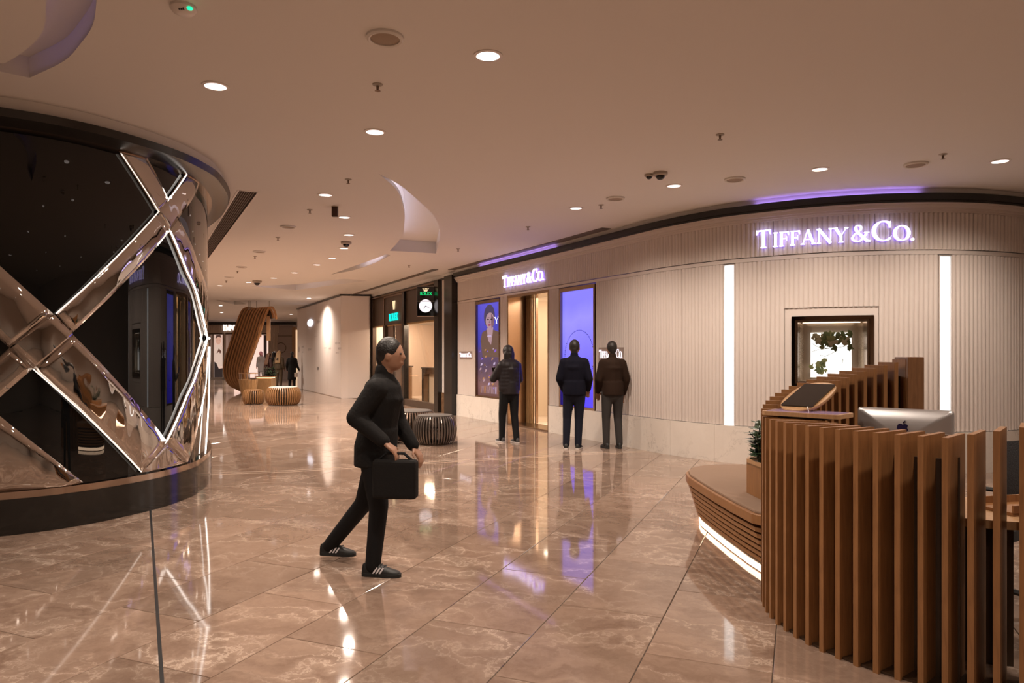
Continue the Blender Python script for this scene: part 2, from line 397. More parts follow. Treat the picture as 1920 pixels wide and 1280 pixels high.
    if ch == 'p': return 0.76, V(0.14,0,1,.2)+pen([(0.14,0.9)]+arc(0.36,0.68,0.22,0.22,90,-90,10)+[(0.14,0.46)],.2,.18)
    if ch == 'o': return 0.95, pen(arc(0.45,0.5,0.36,0.42,0,360,24),.2,.18)
    return 0.4, []
def letters(parent, text, mapf, width, h, th, m, caps=None, name='letter', halo=None):
    """one mesh child for each character; mapf(u, v, w) -> world point"""
    adv = [glyph(c)[0]*((caps or {}).get(i, 1.0)) if c != ' ' else 0.06 for i, c in enumerate(text)]
    kx = width/(sum(adv)*h); u = 0.0
    for i, c in enumerate(text):
        if c != ' ':
            sx = (caps or {}).get(i, 1.0)
            mb = MB()
            for poly in glyph(c)[1]:
                n = len(poly); area = sum(poly[q][0]*poly[(q+1)%n][1]-poly[(q+1)%n][0]*poly[q][1] for q in range(n))
                if area < 0: poly = poly[::-1]
                P = [mapf(u+x*h*sx*kx, y*h*sx, th) for x, y in poly] + [mapf(u+x*h*sx*kx, y*h*sx, 0) for x, y in poly]
                mb.add(P, [tuple(range(n))] + [(q, n+q, n+(q+1)%n, (q+1)%n) for q in range(n)])
            if halo:                              # violet side light glowing on the wall round each letter
                mb.cur = 0
            o = mb.build(name, m, parent)
        u += adv[i]*h*kx
# ================================================================== the hall: floor
cT, sT = math.cos(TANG), math.sin(TANG)
def uv2xy(u, v): return (u*cT + v*sT, -u*sT + v*cT)
HALL = [(-9.5,-7.5),(9.5,-7.5),(9.5,11.5),(8.2,12.2),(2.6,20.5),(-1.5,28.0),(-6.0,34.0),(-9.0,50.0),(-25.5,50.0),(-25.5,40.0),(-8.5,13.0),(-9.5,6.0)]
def inside(x, y, poly):
    c = False; n = len(poly)
    for i in range(n):
        x1, y1 = poly[i]; x2, y2 = poly[(i+1)%n]
        if (y1 > y) != (y2 > y) and x < (x2-x1)*(y-y1)/(y2-y1)+x1: c = not c
    return c
floor = MB().prism(HALL, -0.06, -0.004).build('floor', M_grout); tag(floor, 'polished brown veined marble tile floor of the hall', 'floor', kind='structure')
GAP = 0.0022
def tile_shape(mb, u0, v0, w, l):
    c = 0.0025; P = []
    for e, z in ((0, -0.004), (0, -c*0.8), (c, 0.0)):
        for a, b in ((u0+GAP+e, v0+GAP+e), (u0+w-GAP-e, v0+GAP+e), (u0+w-GAP-e, v0+l-GAP-e), (u0+GAP+e, v0+l-GAP-e)):
            x, y = uv2xy(a, b); P.append((x, y, z))
    fs = [(8, 11, 10, 9)]
    for k in range(2):
        for i in range(4): fs.append((4*k+i, 4*k+4+i, 4*k+4+(i+1) % 4, 4*k+(i+1) % 4))
    mb.add(P, [f[::-1] for f in fs])
cells = []
for i in range(-90, 60):
    for j in range(-60, 70):
        u0 = TX0 + i*TW; v0 = TY0 + j*TL + (0.5*TL if i % 2 else 0)
        x, y = uv2xy(u0+TW/2, v0+TL/2)
        if inside(x, y, HALL): cells.append((u0, v0, x, y))
BOXPTS = [(-6.6,5.45),(-5.2,5.62),(-4.34,6.03),(-3.9,6.41),(-3.59,7.03),(-3.51,7.55),(-3.55,8.0),(-3.80,8.87),(-4.3,9.9),(-5.2,11.3),(-6.2,12.8)]
seen = []
for c in cells:
    u0, v0, x, y = c
    if y < 2.6 or y > 40: continue
    px, py = CX + x/y*F, HY + EYE*F/y
    if not (-180 < px < 2060 and py < 1420): continue
    if px < 380 and x < -3.6 - max(0, (7.3-y))*0.75: continue
    if px > 1500 and y > 3.6: continue
    if px > 860 and y > 18.5 - (px-860)*0.018: continue
    seen.append((y, c))
seen.sort(key=lambda t: t[0]); near = [c for _, c in seen[:300]]; nearset = set(near)
t0 = MB(); tile_shape(t0, 0, 0, TW, TL); tile_me = t0.mesh('tile', M_floor)
for c in near:
    o = link('tile', tile_me, floor); x, y = uv2xy(c[0], c[1]); o.location = (x, y, 0)
rest = MB()
for c in cells:
    if c not in nearset: tile_shape(rest, c[0], c[1], TW, TL)
tag(rest.build('distant_tiles', M_floor, floor), kind='stuff')
# black movement joint and the pair of pale inlay lines
jm = MB(); a, b = Vector((-1.1, 2.30)), Vector((-3.66, 7.19)); d = (b-a).normalized(); n = Vector((d.y, -d.x))
jm.prism([tuple(a+n*0.009), tuple(b+n*0.009), tuple(b-n*0.009), tuple(a-n*0.009)], -0.002, 0.0012)
tag(jm.build('trim_1', M_black), 'thin black movement joint running across the marble floor', 'joint', kind='structure')
M_inlay = mat('pale_inlay', (0.62, 0.48, 0.38), 0.2)
for q, off in enumerate((0.0, 0.13)):
    mb = MB(); pts = [ground(390, 890), ground(540, 885), ground(730, 873), ground(920, 862), ground(1080, 853), ground(1225, 846.5)]
    P = []
    for x, y in pts:
        P.append((x, y+off))
    P2 = [(x, y+0.022) for x, y in P]
    mb.prism(P+P2[::-1], -0.001, 0.0014)
    tag(mb.build('trim_%d' % (2+q), M_inlay), ('nearer' if q == 0 else 'farther')+' pale inlay line across the marble floor', 'inlay', kind='structure')

# ================================================================== ceiling with recesses
cres = {}
def smooth2(P, k=4):
    p = [Vector(q) for q in P]; p = [2*p[0]-p[1]]+p+[2*p[-1]-p[-2]]; D = []
    for i in range(1, len(p)-2):
        for q in range(k):
            t = q/k; a, b, c, d = p[i-1:i+3]; D.append(tuple(0.5*((2*b)+(c-a)*t+(2*a-5*b+4*c-d)*t*t+(3*b-a-3*c+d)*t**3)))
    return D + [tuple(p[-2])]
HID = {}
def crescent(name, outer, inner, tip=None):
    o, n = [ceilp(*q) for q in outer], [ceilp(*q) for q in inner]
    if tip: o = [(o[0][0]+0.32, o[0][1]-0.55), (o[0][0]+0.17, o[0][1]-0.28)] + o; n = n + [(n[-1][0]+0.23, n[-1][1]-0.28)]
    o, n = smooth2(o), smooth2(n); cres[name] = o+n; HID[name] = tuple(range(len(o), len(o)+len(n)))
crescent('near', [(181,0),(174,47),(150,83),(119,115),(55,146)], [(0,134),(0,119),(12,117),(47,95),(75,67),(85,40),(87,0)][1:], True)
cres['near'].insert(HID['near'][0], ceilp(0,134)); HID['near'] = tuple(i+1 for i in HID['near'])
crescent('mid', [(709,325),(750,347),(780,372),(810,400),(821,420),(825,443),(818,475)], [(731,470),(752,445),(759,410),(752,372),(742,354),(730,342)])
crescent('thin', [(620,514.5),(660,507),(700,494),(732,478)], [(724,476.5),(700,486),(660,500)])
HID['vee'] = (3,4,0)
cres['vee'] = [ceilp(*p) for p in [(469,536),(555,543.5),(690,526),(645,522.5),(556,533)]]
cres['far'] = [ceilp(*p) for p in [(404,562),(440,571),(462,570),(450,565)]]
DOWN = [(915,104),(404,161),(703,247),(610,365),(646,407),(654,440),(645,465),(623,484),(594,496),(553,511),(513,521),(466,529),(412,535),(1080,390),(1264,348),(1537,317),(1875,302)]
SPK = [(722,69),(1378,335),(1154,371),(1717,307),(540,424),(486,471),(453,500),(430,519)]
SPR = [(708,162),(653,340),(581,397),(521,449),(478,484),(445,512),(424,530),(1350,256),(1768,293),(1127,388),(990,429),(859,470),(767,501)]
HIDDEN = [(-0.6,3.0),(2.9,3.2),(-3.3,2.2),(6.4,4.0),(0.3,0.2),(3.7,-0.4),(-3.8,-1.2),(7.2,0.2),(-7.0,2.2),(1.2,-3.6),(-3.2,-4.6),(5.4,-4.2),(-7.4,-3.2)]   # the same lamps above and behind the camera
downs = [ceilp(*p) for p in DOWN] + HIDDEN
RC = 0.088
slab = MB().prism(HALL, CEIL, CEIL+0.45).build('ceiling', M_ceil)
cut = MB()
for k, d in (('near',0.16),('mid',0.24),('thin',0.22),('vee',0.25),('far',0.22)): cut.prism(cres[k], CEIL-0.2, CEIL+d)
for x, y in downs: cut.lathe([(RC,-0.2),(RC,0.13)], (x,y,CEIL), 24)
# air grille slots
def strip(p, q, w):
    p, q = Vector(p), Vector(q); d = (q-p).normalized(); n = Vector((d.y,-d.x))*w/2
    return [tuple(p+n), tuple(q+n), tuple(q-n), tuple(p-n)]
G1 = (Vector(ceilp(466,358)), Vector(ceilp(466,358)) + Vector((-0.467,0.884))*9.0, 0.23)
cut.prism(strip(*G1), CEIL-0.2, CEIL+0.10)
cuto = cut.build('cutter', M_ceil); fix_normals(cuto); fix_normals(slab)
md = slab.modifiers.new('cut', 'BOOLEAN'); md.object = cuto; md.operation = 'DIFFERENCE'; md.solver = 'EXACT'
me = evaluated(slab); slab.modifiers.clear(); slab.data = me
bpy.data.objects.remove(cuto)
tag(slab, 'matte cream plaster ceiling with crescent recesses', 'ceiling', kind='structure')
# undercut light coves above the hidden lips of the recesses
cut2 = MB(); COVE = {}
for k_, idx, sh_, z1_ in (('mid', HID['mid'][1:], (-0.30,-0.12), 0.24), ('thin', HID['thin'], (-0.12,-0.30), 0.22), ('vee', HID['vee'], (0.0,-0.40), 0.25), ('near', HID['near'][2:], (-0.22,-0.22), 0.16)):
    P_ = list(cres[k_]); E_ = [(x+sh_[0], y+sh_[1]) if i in idx else (x, y) for i, (x, y) in enumerate(P_)]
    cut2.prism(E_, CEIL+0.05, CEIL+z1_-0.003); COVE[k_] = [(P_[i][0]+sh_[0]*0.85, P_[i][1]+sh_[1]*0.85) for i in idx]
cuto = cut2.build('cutter', M_ceil); fix_normals(cuto)
md = slab.modifiers.new('cut', 'BOOLEAN'); md.object = cuto; md.operation = 'DIFFERENCE'; md.solver = 'EXACT'
me = evaluated(slab); slab.modifiers.clear(); slab.data = me
bpy.data.objects.remove(cuto)
M_covev = mat('cove_violet', (1,1,1), emit=(0.5,0.36,1.0), es=1.6)
for k_, lab_ in (('mid','light line inside the middle crescent ceiling recess'),('thin','light line inside the narrow curved ceiling recess'),('vee','light line inside the V shaped ceiling recess'),('near','light line inside the large crescent recess at top left')):
    mb = MB().tube([(x, y, CEIL+0.075) for x, y in (COVE[k_][4:] if k_ == 'thin' else COVE[k_][1:])], 0.012, 6); tag(mb.build('cove_light', M_covev if k_ == 'near' else M_cove), lab_, 'light strip')

# ================================================================== ceiling fixtures
def downlight(x, y, label, group, lamp=True):
    t = empty('ceiling_downlight', (x, y, CEIL), 0, label, 'downlight', group)
    MB().lathe([(RC-0.004,0.0),(RC+0.017,0.0),(RC+0.017,-0.006),(RC-0.004,-0.009)], n=28, cap=False).build('trim_ring', M_white, t, True)
    MB().lathe([(RC-0.002,-0.004),(RC-0.006,0.03),(0.055,0.098)], n=28, cap=False).build('reflector', M_refl, t, 'all')
    MB().lathe([(0.0005,0.10),(0.054,0.10)], n=20, cap=False).build('lens', M_lamp, t)
    L = bpy.data.lights.new('lamp', 'SPOT'); L.energy = LAMP_W*(0.8 if y < 4.4 else 1.0 if y < 12.5 else 2.3); L.color = WARM; L.spot_size = math.radians(150); L.spot_blend = 1.0; L.shadow_soft_size = 0.07
    lo = bpy.data.objects.new('lamp', L); COL.objects.link(lo); lo.parent = t; lo.location = (0, 0, -0.02)
    return t
ORD = ['second','third','fourth','fifth','sixth','seventh','eighth','ninth','tenth','eleventh','twelfth']
NM = {0:'round recessed downlight nearest the top centre of the picture',1:'round recessed downlight above the curved black shop corner',2:'round recessed downlight left of centre, farther than the two largest',
      3:'round recessed downlight just above the brown ceiling box',4:'round recessed downlight just below the brown ceiling box',13:'round recessed downlight above the blue screen by the shop door',14:'round recessed downlight beside the pair of ceiling cameras',15:'round recessed downlight above the large illuminated shop sign',16:'round recessed downlight at the far right edge of the ceiling'}
for i, (x, y) in enumerate(downs):
    if i in NM: downlight(x, y, NM[i], 'ceiling downlights')
    elif i < len(DOWN): downlight(x, y, ORD[i-5]+' downlight of the corridor row counted from the brown ceiling box', 'corridor downlights')
    else: downlight(x, y, 'round recessed downlight over the near hall, outside the picture', 'near hall downlights')
# further corridor lamps beyond the row
for i, (x, y) in enumerate([(-7.6,26.6),(-12.5,30.5),(-14.5,35.5),(-17.5,40.5),(-11.5,37.0)]):
    t = empty('ceiling_downlight', (x, y, CEIL), 0, 'tiny far surface downlight over the end of the corridor', 'downlight', 'far corridor downlights')
    MB().lathe([(0.09,0),(0.09,-0.012),(0.075,-0.02)], n=20).build('trim_ring', M_white, t, True)
    MB().lathe([(0.0005,-0.022),(0.072,-0.022)], n=20, cap=False).build('lens', M_lamp, t)
    L = bpy.data.lights.new('lamp', 'SPOT'); L.energy = LAMP_W*3.6; L.color = WARM; L.spot_size = math.radians(150); L.spot_blend = 1; L.shadow_soft_size = 0.07
    lo = bpy.data.objects.new('lamp', L); COL.objects.link(lo); lo.parent = t; lo.location = (0,0,-0.04)
sp0 = None
SL = {0:'round ceiling speaker near the top centre of the picture',1:'round ceiling speaker between two downlights right of the cameras',2:'round ceiling speaker left of the ceiling cameras',3:'round ceiling speaker above the right end of the large sign'}
for i, p in enumerate(SPK):
    x, y = ceilp(*p)
    if sp0 is None:
        t = sp0 = empty('ceiling_speaker', (x, y, CEIL))
        MB().lathe([(0.125,0),(0.125,-0.014),(0.112,-0.026),(0.098,-0.020),(0.098,-0.008)], n=32, cap=False).build('rim', M_ceil, t, True)
        MB().lathe([(0.0005,-0.024),(0.05,-0.022),(0.099,-0.012)], n=32, cap=False).build('mesh_cover', mat('speaker_mesh', (0.36,0.27,0.20), 0.7), t, 'all')
    else: t = copy_tree(sp0); t.location = (x, y, CEIL)
    tag(t, SL.get(i) or (['nearest','second','third','farthest'][i-4]+' of four round speakers receding along the corridor ceiling'), 'speaker', 'ceiling speakers' if i in SL else 'far ceiling speakers')
s0 = None
RL = {0:'brass sprinkler head below the top centre speaker',1:'sprinkler head above the first corridor downlight',2:'sprinkler head left of the brown ceiling box',7:'sprinkler head alone above the ceiling cameras',8:'sprinkler head near the speaker at right',9:'sprinkler head between a downlight and a speaker'}
for i, p in enumerate(SPR):
    x, y = ceilp(p[0], p[1]-4)
    if s0 is None:
        t = s0 = empty('sprinkler_head', (x, y, CEIL)); ms = mat('sprinkler_metal', (0.20,0.14,0.10), 0.35, 0.8)
        MB().lathe([(0.042,0),(0.040,-0.006),(0.020,-0.012)], n=16).build('escutcheon', M_greyplastic, t, True)
        MB().lathe([(0.011,-0.01),(0.011,-0.03),(0.007,-0.05)], n=10).build('stem', ms, t, True)
        MB().lathe([(0.022,-0.05),(0.024,-0.053),(0.004,-0.058)], n=12).build('deflector', ms, t)
    else: t = copy_tree(s0); t.location = (x, y, CEIL)
    tag(t, RL.get(i) or ({3:'sprinkler head between the first two corridor speakers',4:'sprinkler head between the second and third corridor speakers',5:'sprinkler head between the third and fourth corridor speakers',6:'farthest sprinkler head at the left of the corridor',10:'sprinkler head above the shop door sign',11:'sprinkler head above the black pillars',12:'sprinkler head above the projecting clock sign'}[i]), 'sprinkler', 'sprinklers' if i in RL else 'far sprinklers')
# smoke detector with green light
x, y = ceilp(344, 12); t = empty('smoke_detector', (x, y, CEIL), 0, 'white smoke detector with a green light at top left', 'detector')
MB().lathe([(0.075,0),(0.078,-0.018),(0.062,-0.038),(0.030,-0.048),(0.001,-0.049)], n=28).build('housing', M_white, t, True)
for k in range(3): MB().box((0.0+k*0.012, -0.052, -0.040), (0.006,0.014,0.012)).build('vent_slot', M_black, t)
MB().ball((0.052,-0.035,-0.030), (0.020,0.020,0.010)).build('indicator_light', M_green, t, True)
def dome(px, py, r, label, small=False):
    x, y = ceilp(px, py); t = empty('dome_camera', (x, y, CEIL), 0, label, 'camera')
    MB().lathe([(r,0),(r,-r*0.35),(r*0.8,-r*0.5)], n=20).build('housing', M_greyplastic, t, True)
    MB().ball((0,0,-r*0.45), (r*0.66,r*0.66,r*0.62)).build('dome', M_blkgloss, t, True)
dome(1238, 323, 0.085, 'dome security camera, the larger of the pair on the right ceiling')
dome(1217, 327, 0.055, 'small dome camera beside the larger one on the right ceiling')
dome(649, 453, 0.10, 'dome camera hanging between corridor downlights')
dome(482, 526, 0.13, 'tiny far dome camera at the corridor end')
x, y = ceilp(628, 387); t = empty('ceiling_box', (x, y, CEIL), 0, 'dark brown rounded box hanging from the corridor ceiling', 'device')
o = MB().box((0,0,-0.075), (0.085,0.07,0.15)).build('housing', M_brownbox, t); bevel(o.data, 0.014, 3)
MB().lathe([(0.05,0.0),(0.05,-0.008)], n=16).build('base_plate', M_greyplastic, t)
# air grilles
t = empty('air_grille', (G1[0].x, G1[0].y, CEIL), 0, 'long brown air grille in the ceiling beside the black shop', 'grille')
gd = (G1[1]-G1[0]).normalized(); gn = Vector((gd.y,-gd.x)); GL = 9.0
def gl(u, w, z): return (gd.x*u+gn.x*w, gd.y*u+gn.y*w, z)
def gbar(mb, u0, u1, w0, w1, z0, z1):
    P = [gl(u,w,z) for z in (z0,z1) for u,w in ((u0,w0),(u1,w0),(u1,w1),(u0,w1))]
    mb.add(P, [(0,1,2,3),(7,6,5,4),(0,4,5,1),(1,5,6,2),(2,6,7,3),(3,7,4,0)])
mb = MB(); W = G1[2]/2
gbar(mb,-0.02,GL+.02,-W-0.02,-W+0.004,-0.006,0.004); gbar(mb,-0.02,GL+.02,W-0.004,W+0.02,-0.006,0.004); gbar(mb,-0.02,0.005,-W,W,-0.006,0.004); gbar(mb,GL-.005,GL+.02,-W,W,-0.006,0.004)
mb.build('frame', M_white, t)
for k in range(7):
    w = -W+0.2*W*1.25*(k+1)*0.98 - 0.006; mb = MB(); gbar(mb,0,GL,w,w+0.007,0.002,0.03); mb.build('louvre', M_grille, t)
mb = MB()
for k in range(1, 180): gbar(mb, k*0.05, k*0.05+0.007, -W, W, 0.004, 0.024)
tag(mb.build('cross_bars', M_grille, t), kind='stuff')
mb = MB(); gbar(mb,0,GL,-W,W,0.085,0.095); mb.build('duct_back', M_black, t)

# ================================================================== facades: plan curves
TP = Path([(-1.348,17.97),(0.733,14.12),(1.82,12.04),(2.40,10.96),(2.93,10.25),(3.27,9.95),(4.0,9.47),(4.75,9.22),(5.6,9.17),(6.3,9.30),(7.0,9.62),(7.8,10.3),(8.4,11.3)])
RP = Path([(-4.99,25.25),(-1.348,17.97)], True)
BP = Path(BOXPTS)
S = TP.px
# ------------------------------------------------------------------ pale fluted shopfront
wr = MB(); TP.sbox(wr, 0, S(950), -0.62, -0.55, 0, CEIL); TP.sbox(wr, S(1032), TP.L, -0.62, -0.55, 0, CEIL); TP.sbox(wr, S(950), S(1032), -0.62, -0.55, 2.84, CEIL)
wall_r = wr.build('wall_right', M_wallpaint); tag(wall_r, 'curved ivory fluted shopfront with a marble base', 'wall', kind='structure')
def fluted(s0, s1, z0, z1, flute=0.062, depth=0.019, off=0.0, parent=wall_r):
    mb = MB(); n = max(1, round((s1-s0)/flute)); w = (s1-s0)/n; P = []; U = []
    for i in range(n):
        for t, o in ((0.0,0.0),(0.10,0.55),(0.30,0.92),(0.5,1.0),(0.72,0.85),(0.93,0.25)): U.append((s0+(i+t)*w, off+depth*o))
    U.append((s1, off))
    for u, o in U: P += [TP.pt(u,o,z0), TP.pt(u,o,z1), TP.pt(u,-0.04,z0), TP.pt(u,-0.04,z1)]
    fs = []
    for i in range(len(U)-1):
        a, b = 4*i, 4*i+4
        fs += [(a,a+1,b+1,b), (a+1,a+3,b+3,b+1), (a+2,a,b,b+2)]
    m = len(U)*4-4
    fs += [(0,2,3,1), (m,m+1,m+3,m+2)]
    mb.add(P, fs); o = mb.build('fluted_panel', M_flute, parent); fix_normals(o)
    o.data.polygons.foreach_set('use_smooth', [True]*len(o.data.polygons)); o.data.set_sharp_from_angle(angle=math.radians(50)); return o
ZB, ZS, ZF, ZC = 0.53, 2.82, 2.875, 3.36
g = 0.006
for a, b in ((858.5,892),(938.5,952),(1030,1049),(1117.5,1178.5),(1178.5,1279),(1279,1357.5),(1783.5,1883),(1883,2010)):
    fluted(S(a)+g, S(b)-g, ZB+0.006, ZS)
fluted(S(1377.5)+g, S(1471), ZB+0.006, ZS); fluted(S(1648), S(1760)-g, ZB+0.006, ZS)
fluted(S(1471), S(1648), 2.16, ZS); fluted(S(1470)+g, S(1649)-g, ZB+0.006, 0.98)
fr = [858.5,952,1049,1178.5,1279,1450,1640,1825,1883,2010]
for a, b in zip(fr, fr[1:]): fluted(S(a)+0.003, S(b)-0.003, ZF+0.012, ZC)
fluted(S(2010)+g, TP.L-0.3, ZB, ZC)
mb = MB(); TP.sbox(mb, S(858.5), TP.L-.3, -0.04, 0.012, ZS+0.004, ZF); mb.build('band_moulding', M_flute, wall_r)
mb = MB()
for o1, z0, z1 in ((0.03,ZC,3.385),(0.055,3.385,3.41),(0.085,3.41,3.455),(0.11,3.455,3.475)): TP.sbox(mb, S(858.5), TP.L-.3, -0.04, o1, z0, z1)
mb.build('cornice', M_flute, wall_r)
mb = MB(); TP.sbox(mb, S(858.5), TP.L-.3, -0.04, 0.115, 3.477, 3.505); TP.sbox(mb, S(858.5), TP.L-.3, -0.04, 0.135, 3.505, 3.575); TP.sbox(mb, S(858.5), TP.L-.3, 0.12, 0.135, 3.575, 3.59); mb.build('black_trim', M_trimblk, wall_r)
cuts = [S(858.5), S(1649)*0+TP.px(1179)]
sl = [858.5,905,951]; slabs = [(S(a), S(b)) for a, b in zip(sl, sl[1:])]
q = [S(1031),S(1100),S(1179),S(1260),S(1342),S(1450),S(1580),S(1720),S(1860),S(2010),TP.L-.3]; slabs += list(zip(q, q[1:]))
for a, b in slabs:
    mb = MB(); TP.sbox(mb, a+0.0015, b-0.0015, -0.04, 0.035, 0.0, ZB); mb.build('marble_slab', M_marble, wall_r)
# soffit bulkhead over the trims
mb = MB(); TP.sbox(mb, -0.05, TP.L-.3, -0.6, 0.075, 3.577, CEIL-0.001)
wb = mb.build('trim_4', M_ceil); tag(wb, 'cream bulkhead above the black trim of the ivory shopfront', 'bulkhead', kind='structure')
# violet light lines lying on top of the black trim
for a, b, lab, st in ((1420,1720,'violet uplight line on the trim above the large sign',0),(905,1050,'violet uplight line on the trim above the shop door',1)):
    mb = MB(); TP.sbox(mb, S(a), S(b), 0.090, 0.108, 3.577, 3.582); tag(mb.build('uplight_strip', M_violet), lab, 'light strip')
# ------------------------------------------------------------------ tall light strips
for a, b, lab, top in ((1358.5,1376.5,'tall white light strip left of the display window',495),(1761.5,1782,'tall white light strip right of the display window',483)):
    t = empty('light_strip', TP.pt((S(a)+S(b))/2, 0, 0), 0, lab, 'light strip'); org = Vector(t.location)
    z1 = 2.80
    mb = MB(); TP.sbox(mb, S(a), S(b), -0.03, -0.004, ZB, z1); mb.v = [tuple(Vector(v)-org) for v in mb.v]; mb.build('diffuser', M_ledcool, t)
    mb = MB(); TP.sbox(mb, S(a)-0.012, S(a)-0.001, -0.04, 0.012, ZB, z1); TP.sbox(mb, S(b)+0.001, S(b)+0.012, -0.04, 0.012, ZB, z1); TP.sbox(mb, S(a)-0.012, S(b)+0.012, -0.04, 0.012, z1, z1+0.012); mb.v = [tuple(Vector(v)-org) for v in mb.v]; mb.build('frame', M_flute, t)
# ------------------------------------------------------------------ illuminated lettering signs
def wall_sign(pxa, pxb, z, h, th, off, label, m=M_sign, plate=None):
    sa, sb = S(pxa), S(pxb); t = empty('shop_sign', TP.pt(sa, 0, z), 0, label, 'sign'); org = Vector(t.location)
    txt = 'TIFFANY & CO.'; caps = {0: 1.25, 10: 1.32, 8: 1.12}
    letters(t, txt, lambda u, v, w: tuple(Vector(TP.pt(sa+u, off+w, z+v))-org), sb-sa, h, th, m, caps)
    if plate:
        mb = MB(); TP.sbox(mb, sa-0.02, sb+0.02, off-0.03, off-0.004, z-0.05, z+h*1.4+0.02); mb.v = [tuple(Vector(v)-org) for v in mb.v]; mb.build('back_plate', plate, t)
    else:                                         # violet edge light between letters and wall
        for k in range(3): pass
        old = M_halo; letters(t, txt, lambda u, v, w: tuple(Vector(TP.pt(sa+u, off-0.03+w, z+v))-org), sb-sa, h, 0.018, old, caps, name='edge_light')
    return t
wall_sign(1420, 1712, 2.995, 0.195, 0.02, 0.055, 'large white illuminated serif sign on the curved fluted wall')
wall_sign(947, 1025, 3.02, 0.20, 0.02, 0.055, 'white illuminated serif sign above the shop door')
M_sign2 = mat('sign_small', (1,1,1), 0.4, emit=(0.90,0.86,1.0), es=1.0)
M_plate = mat('sign_plate', (0.30, 0.23, 0.20), 0.3)
wall_sign(864, 886, 1.475, 0.085, 0.006, 0.03, 'small lit name plate left of the portrait screen', M_sign2, plate=M_plate)
wall_sign(1126, 1170, 1.475, 0.115, 0.006, 0.03, 'small lit name plate right of the blue screen', M_sign2, plate=M_plate)
# ------------------------------------------------------------------ advertising screens
def gradscreen(name, stops, strength):
    m = bpy.data.materials.new(name); m.use_nodes = True; N, L, b = nodes(m)
    tc = N.new('ShaderNodeTexCoord'); sp = N.new('ShaderNodeSeparateXYZ'); L.new(tc.outputs['Generated'], sp.inputs[0])
    n = N.new('ShaderNodeTexNoise'); n.inputs['Scale'].default_value = 1.5; L.new(tc.outputs['Generated'], n.inputs['Vector'])
    ad = N.new('ShaderNodeMath'); ad.operation = 'MULTIPLY_ADD'; ad.inputs[1].default_value = 0.22; L.new(n.outputs[0], ad.inputs[0]); L.new(sp.outputs[2], ad.inputs[2])
    r = ramp(m.node_tree, stops); L.new(ad.outputs[0], r.inputs[0])
    b.inputs['Base Color'].default_value = (0.01,0.01,0.01,1); b.inputs['Roughness'].default_value = 0.2
    L.new(r.outputs[0], b.inputs['Emission Color']); b.inputs['Emission Strength'].default_value = strength; return m
def screen(pxa, pxb, z0, z1, m, label, art=None, name='advertising_screen'):
    sa, sb = S(pxa), S(pxb); t = empty(name, TP.pt((sa+sb)/2, 0, z0), 0, label, 'screen'); org = Vector(t.location)
    def loc(mb): mb.v = [tuple(Vector(v)-org) for v in mb.v]; return mb
    fw = 0.045
    mb = MB(); TP.sbox(mb, sa, sa+fw, -0.05, 0.022, z0, z1); TP.sbox(mb, sb-fw, sb, -0.05, 0.022, z0, z1); TP.sbox(mb, sa+fw, sb-fw, -0.05, 0.022, z1-0.07, z1); TP.sbox(mb, sa+fw, sb-fw, -0.05, 0.022, z0, z0+0.07)
    loc(mb).build('frame', M_bronze, t)
    mb = MB(); TP.sbox(mb, sa+fw, sb-fw, -0.045, -0.03, z0+0.07, z1-0.07); loc(mb).build('display', m, t)
    if art: art(t, sa+fw, sb-fw, z0+0.07, z1-0.07, org)
    return t
def em(name, c, s=1.0): return mat(name, tuple(x*0.02 for x in c), 0.4, emit=c, es=s)
def art_poly(t, org, pts, m, name, off=-0.028, th=0.001):
    mb = MB(); n = len(pts)
    area = sum(pts[i][0]*pts[(i+1)%n][1]-pts[(i+1)%n][0]*pts[i][1] for i in range(n))
    if area < 0: pts = pts[::-1]
    mb.add([tuple(Vector(TP.pt(u, off, z))-org) for u, z in pts], [tuple(range(n))]); return mb.build(name, m, t)
def ell(cx, cz, rx, rz, n=24, a0=0, a1=360): return arc(cx, cz, rx, rz, a0, a1, n)[:-1 if a1-a0 == 360 else None]
def art_necklace(t, a, b, z0, z1, org):
    w = b-a; mb = MB(); cx = a+w*0.52; cz = z0+(z1-z0)*0.43
    for i in range(84):
        q = 2*PI*i/84; u = cx+0.44*w*math.cos(q); z = cz+(z1-z0)*0.225*math.sin(q); r = 0.015 if i % 2 else 0.011
        P = [tuple(Vector(TP.pt(u+r*math.cos(k*PI/3), -0.027, z+r*math.sin(k*PI/3)))-org) for k in range(6)]
        mb.add(P, [(0,1,2,3,4,5)])
    mb.build('necklace_print', em('necklace_ink', (0.03,0.03,0.22), 1.0), t)
M_blue = gradscreen('blue_screen', [(0.05,(0.035,0.02,0.72)),(0.30,(0.06,0.045,0.95)),(0.55,(0.16,0.14,1.0)),(0.85,(0.27,0.24,0.98)),(1.0,(0.20,0.18,0.95))], 1.25)
screen(1050, 1116.5, 0.50, 2.80, M_blue, 'tall blue advertising screen showing a necklace', art_necklace)
M_port = gradscreen('portrait_screen', [(0.05,(0.10,0.035,0.03)),(0.25,(0.22,0.10,0.10)),(0.45,(0.09,0.05,0.10)),(0.62,(0.10,0.06,0.16)),(0.72,(0.05,0.05,0.40)),(1.0,(0.09,0.08,0.62))], 1.0)
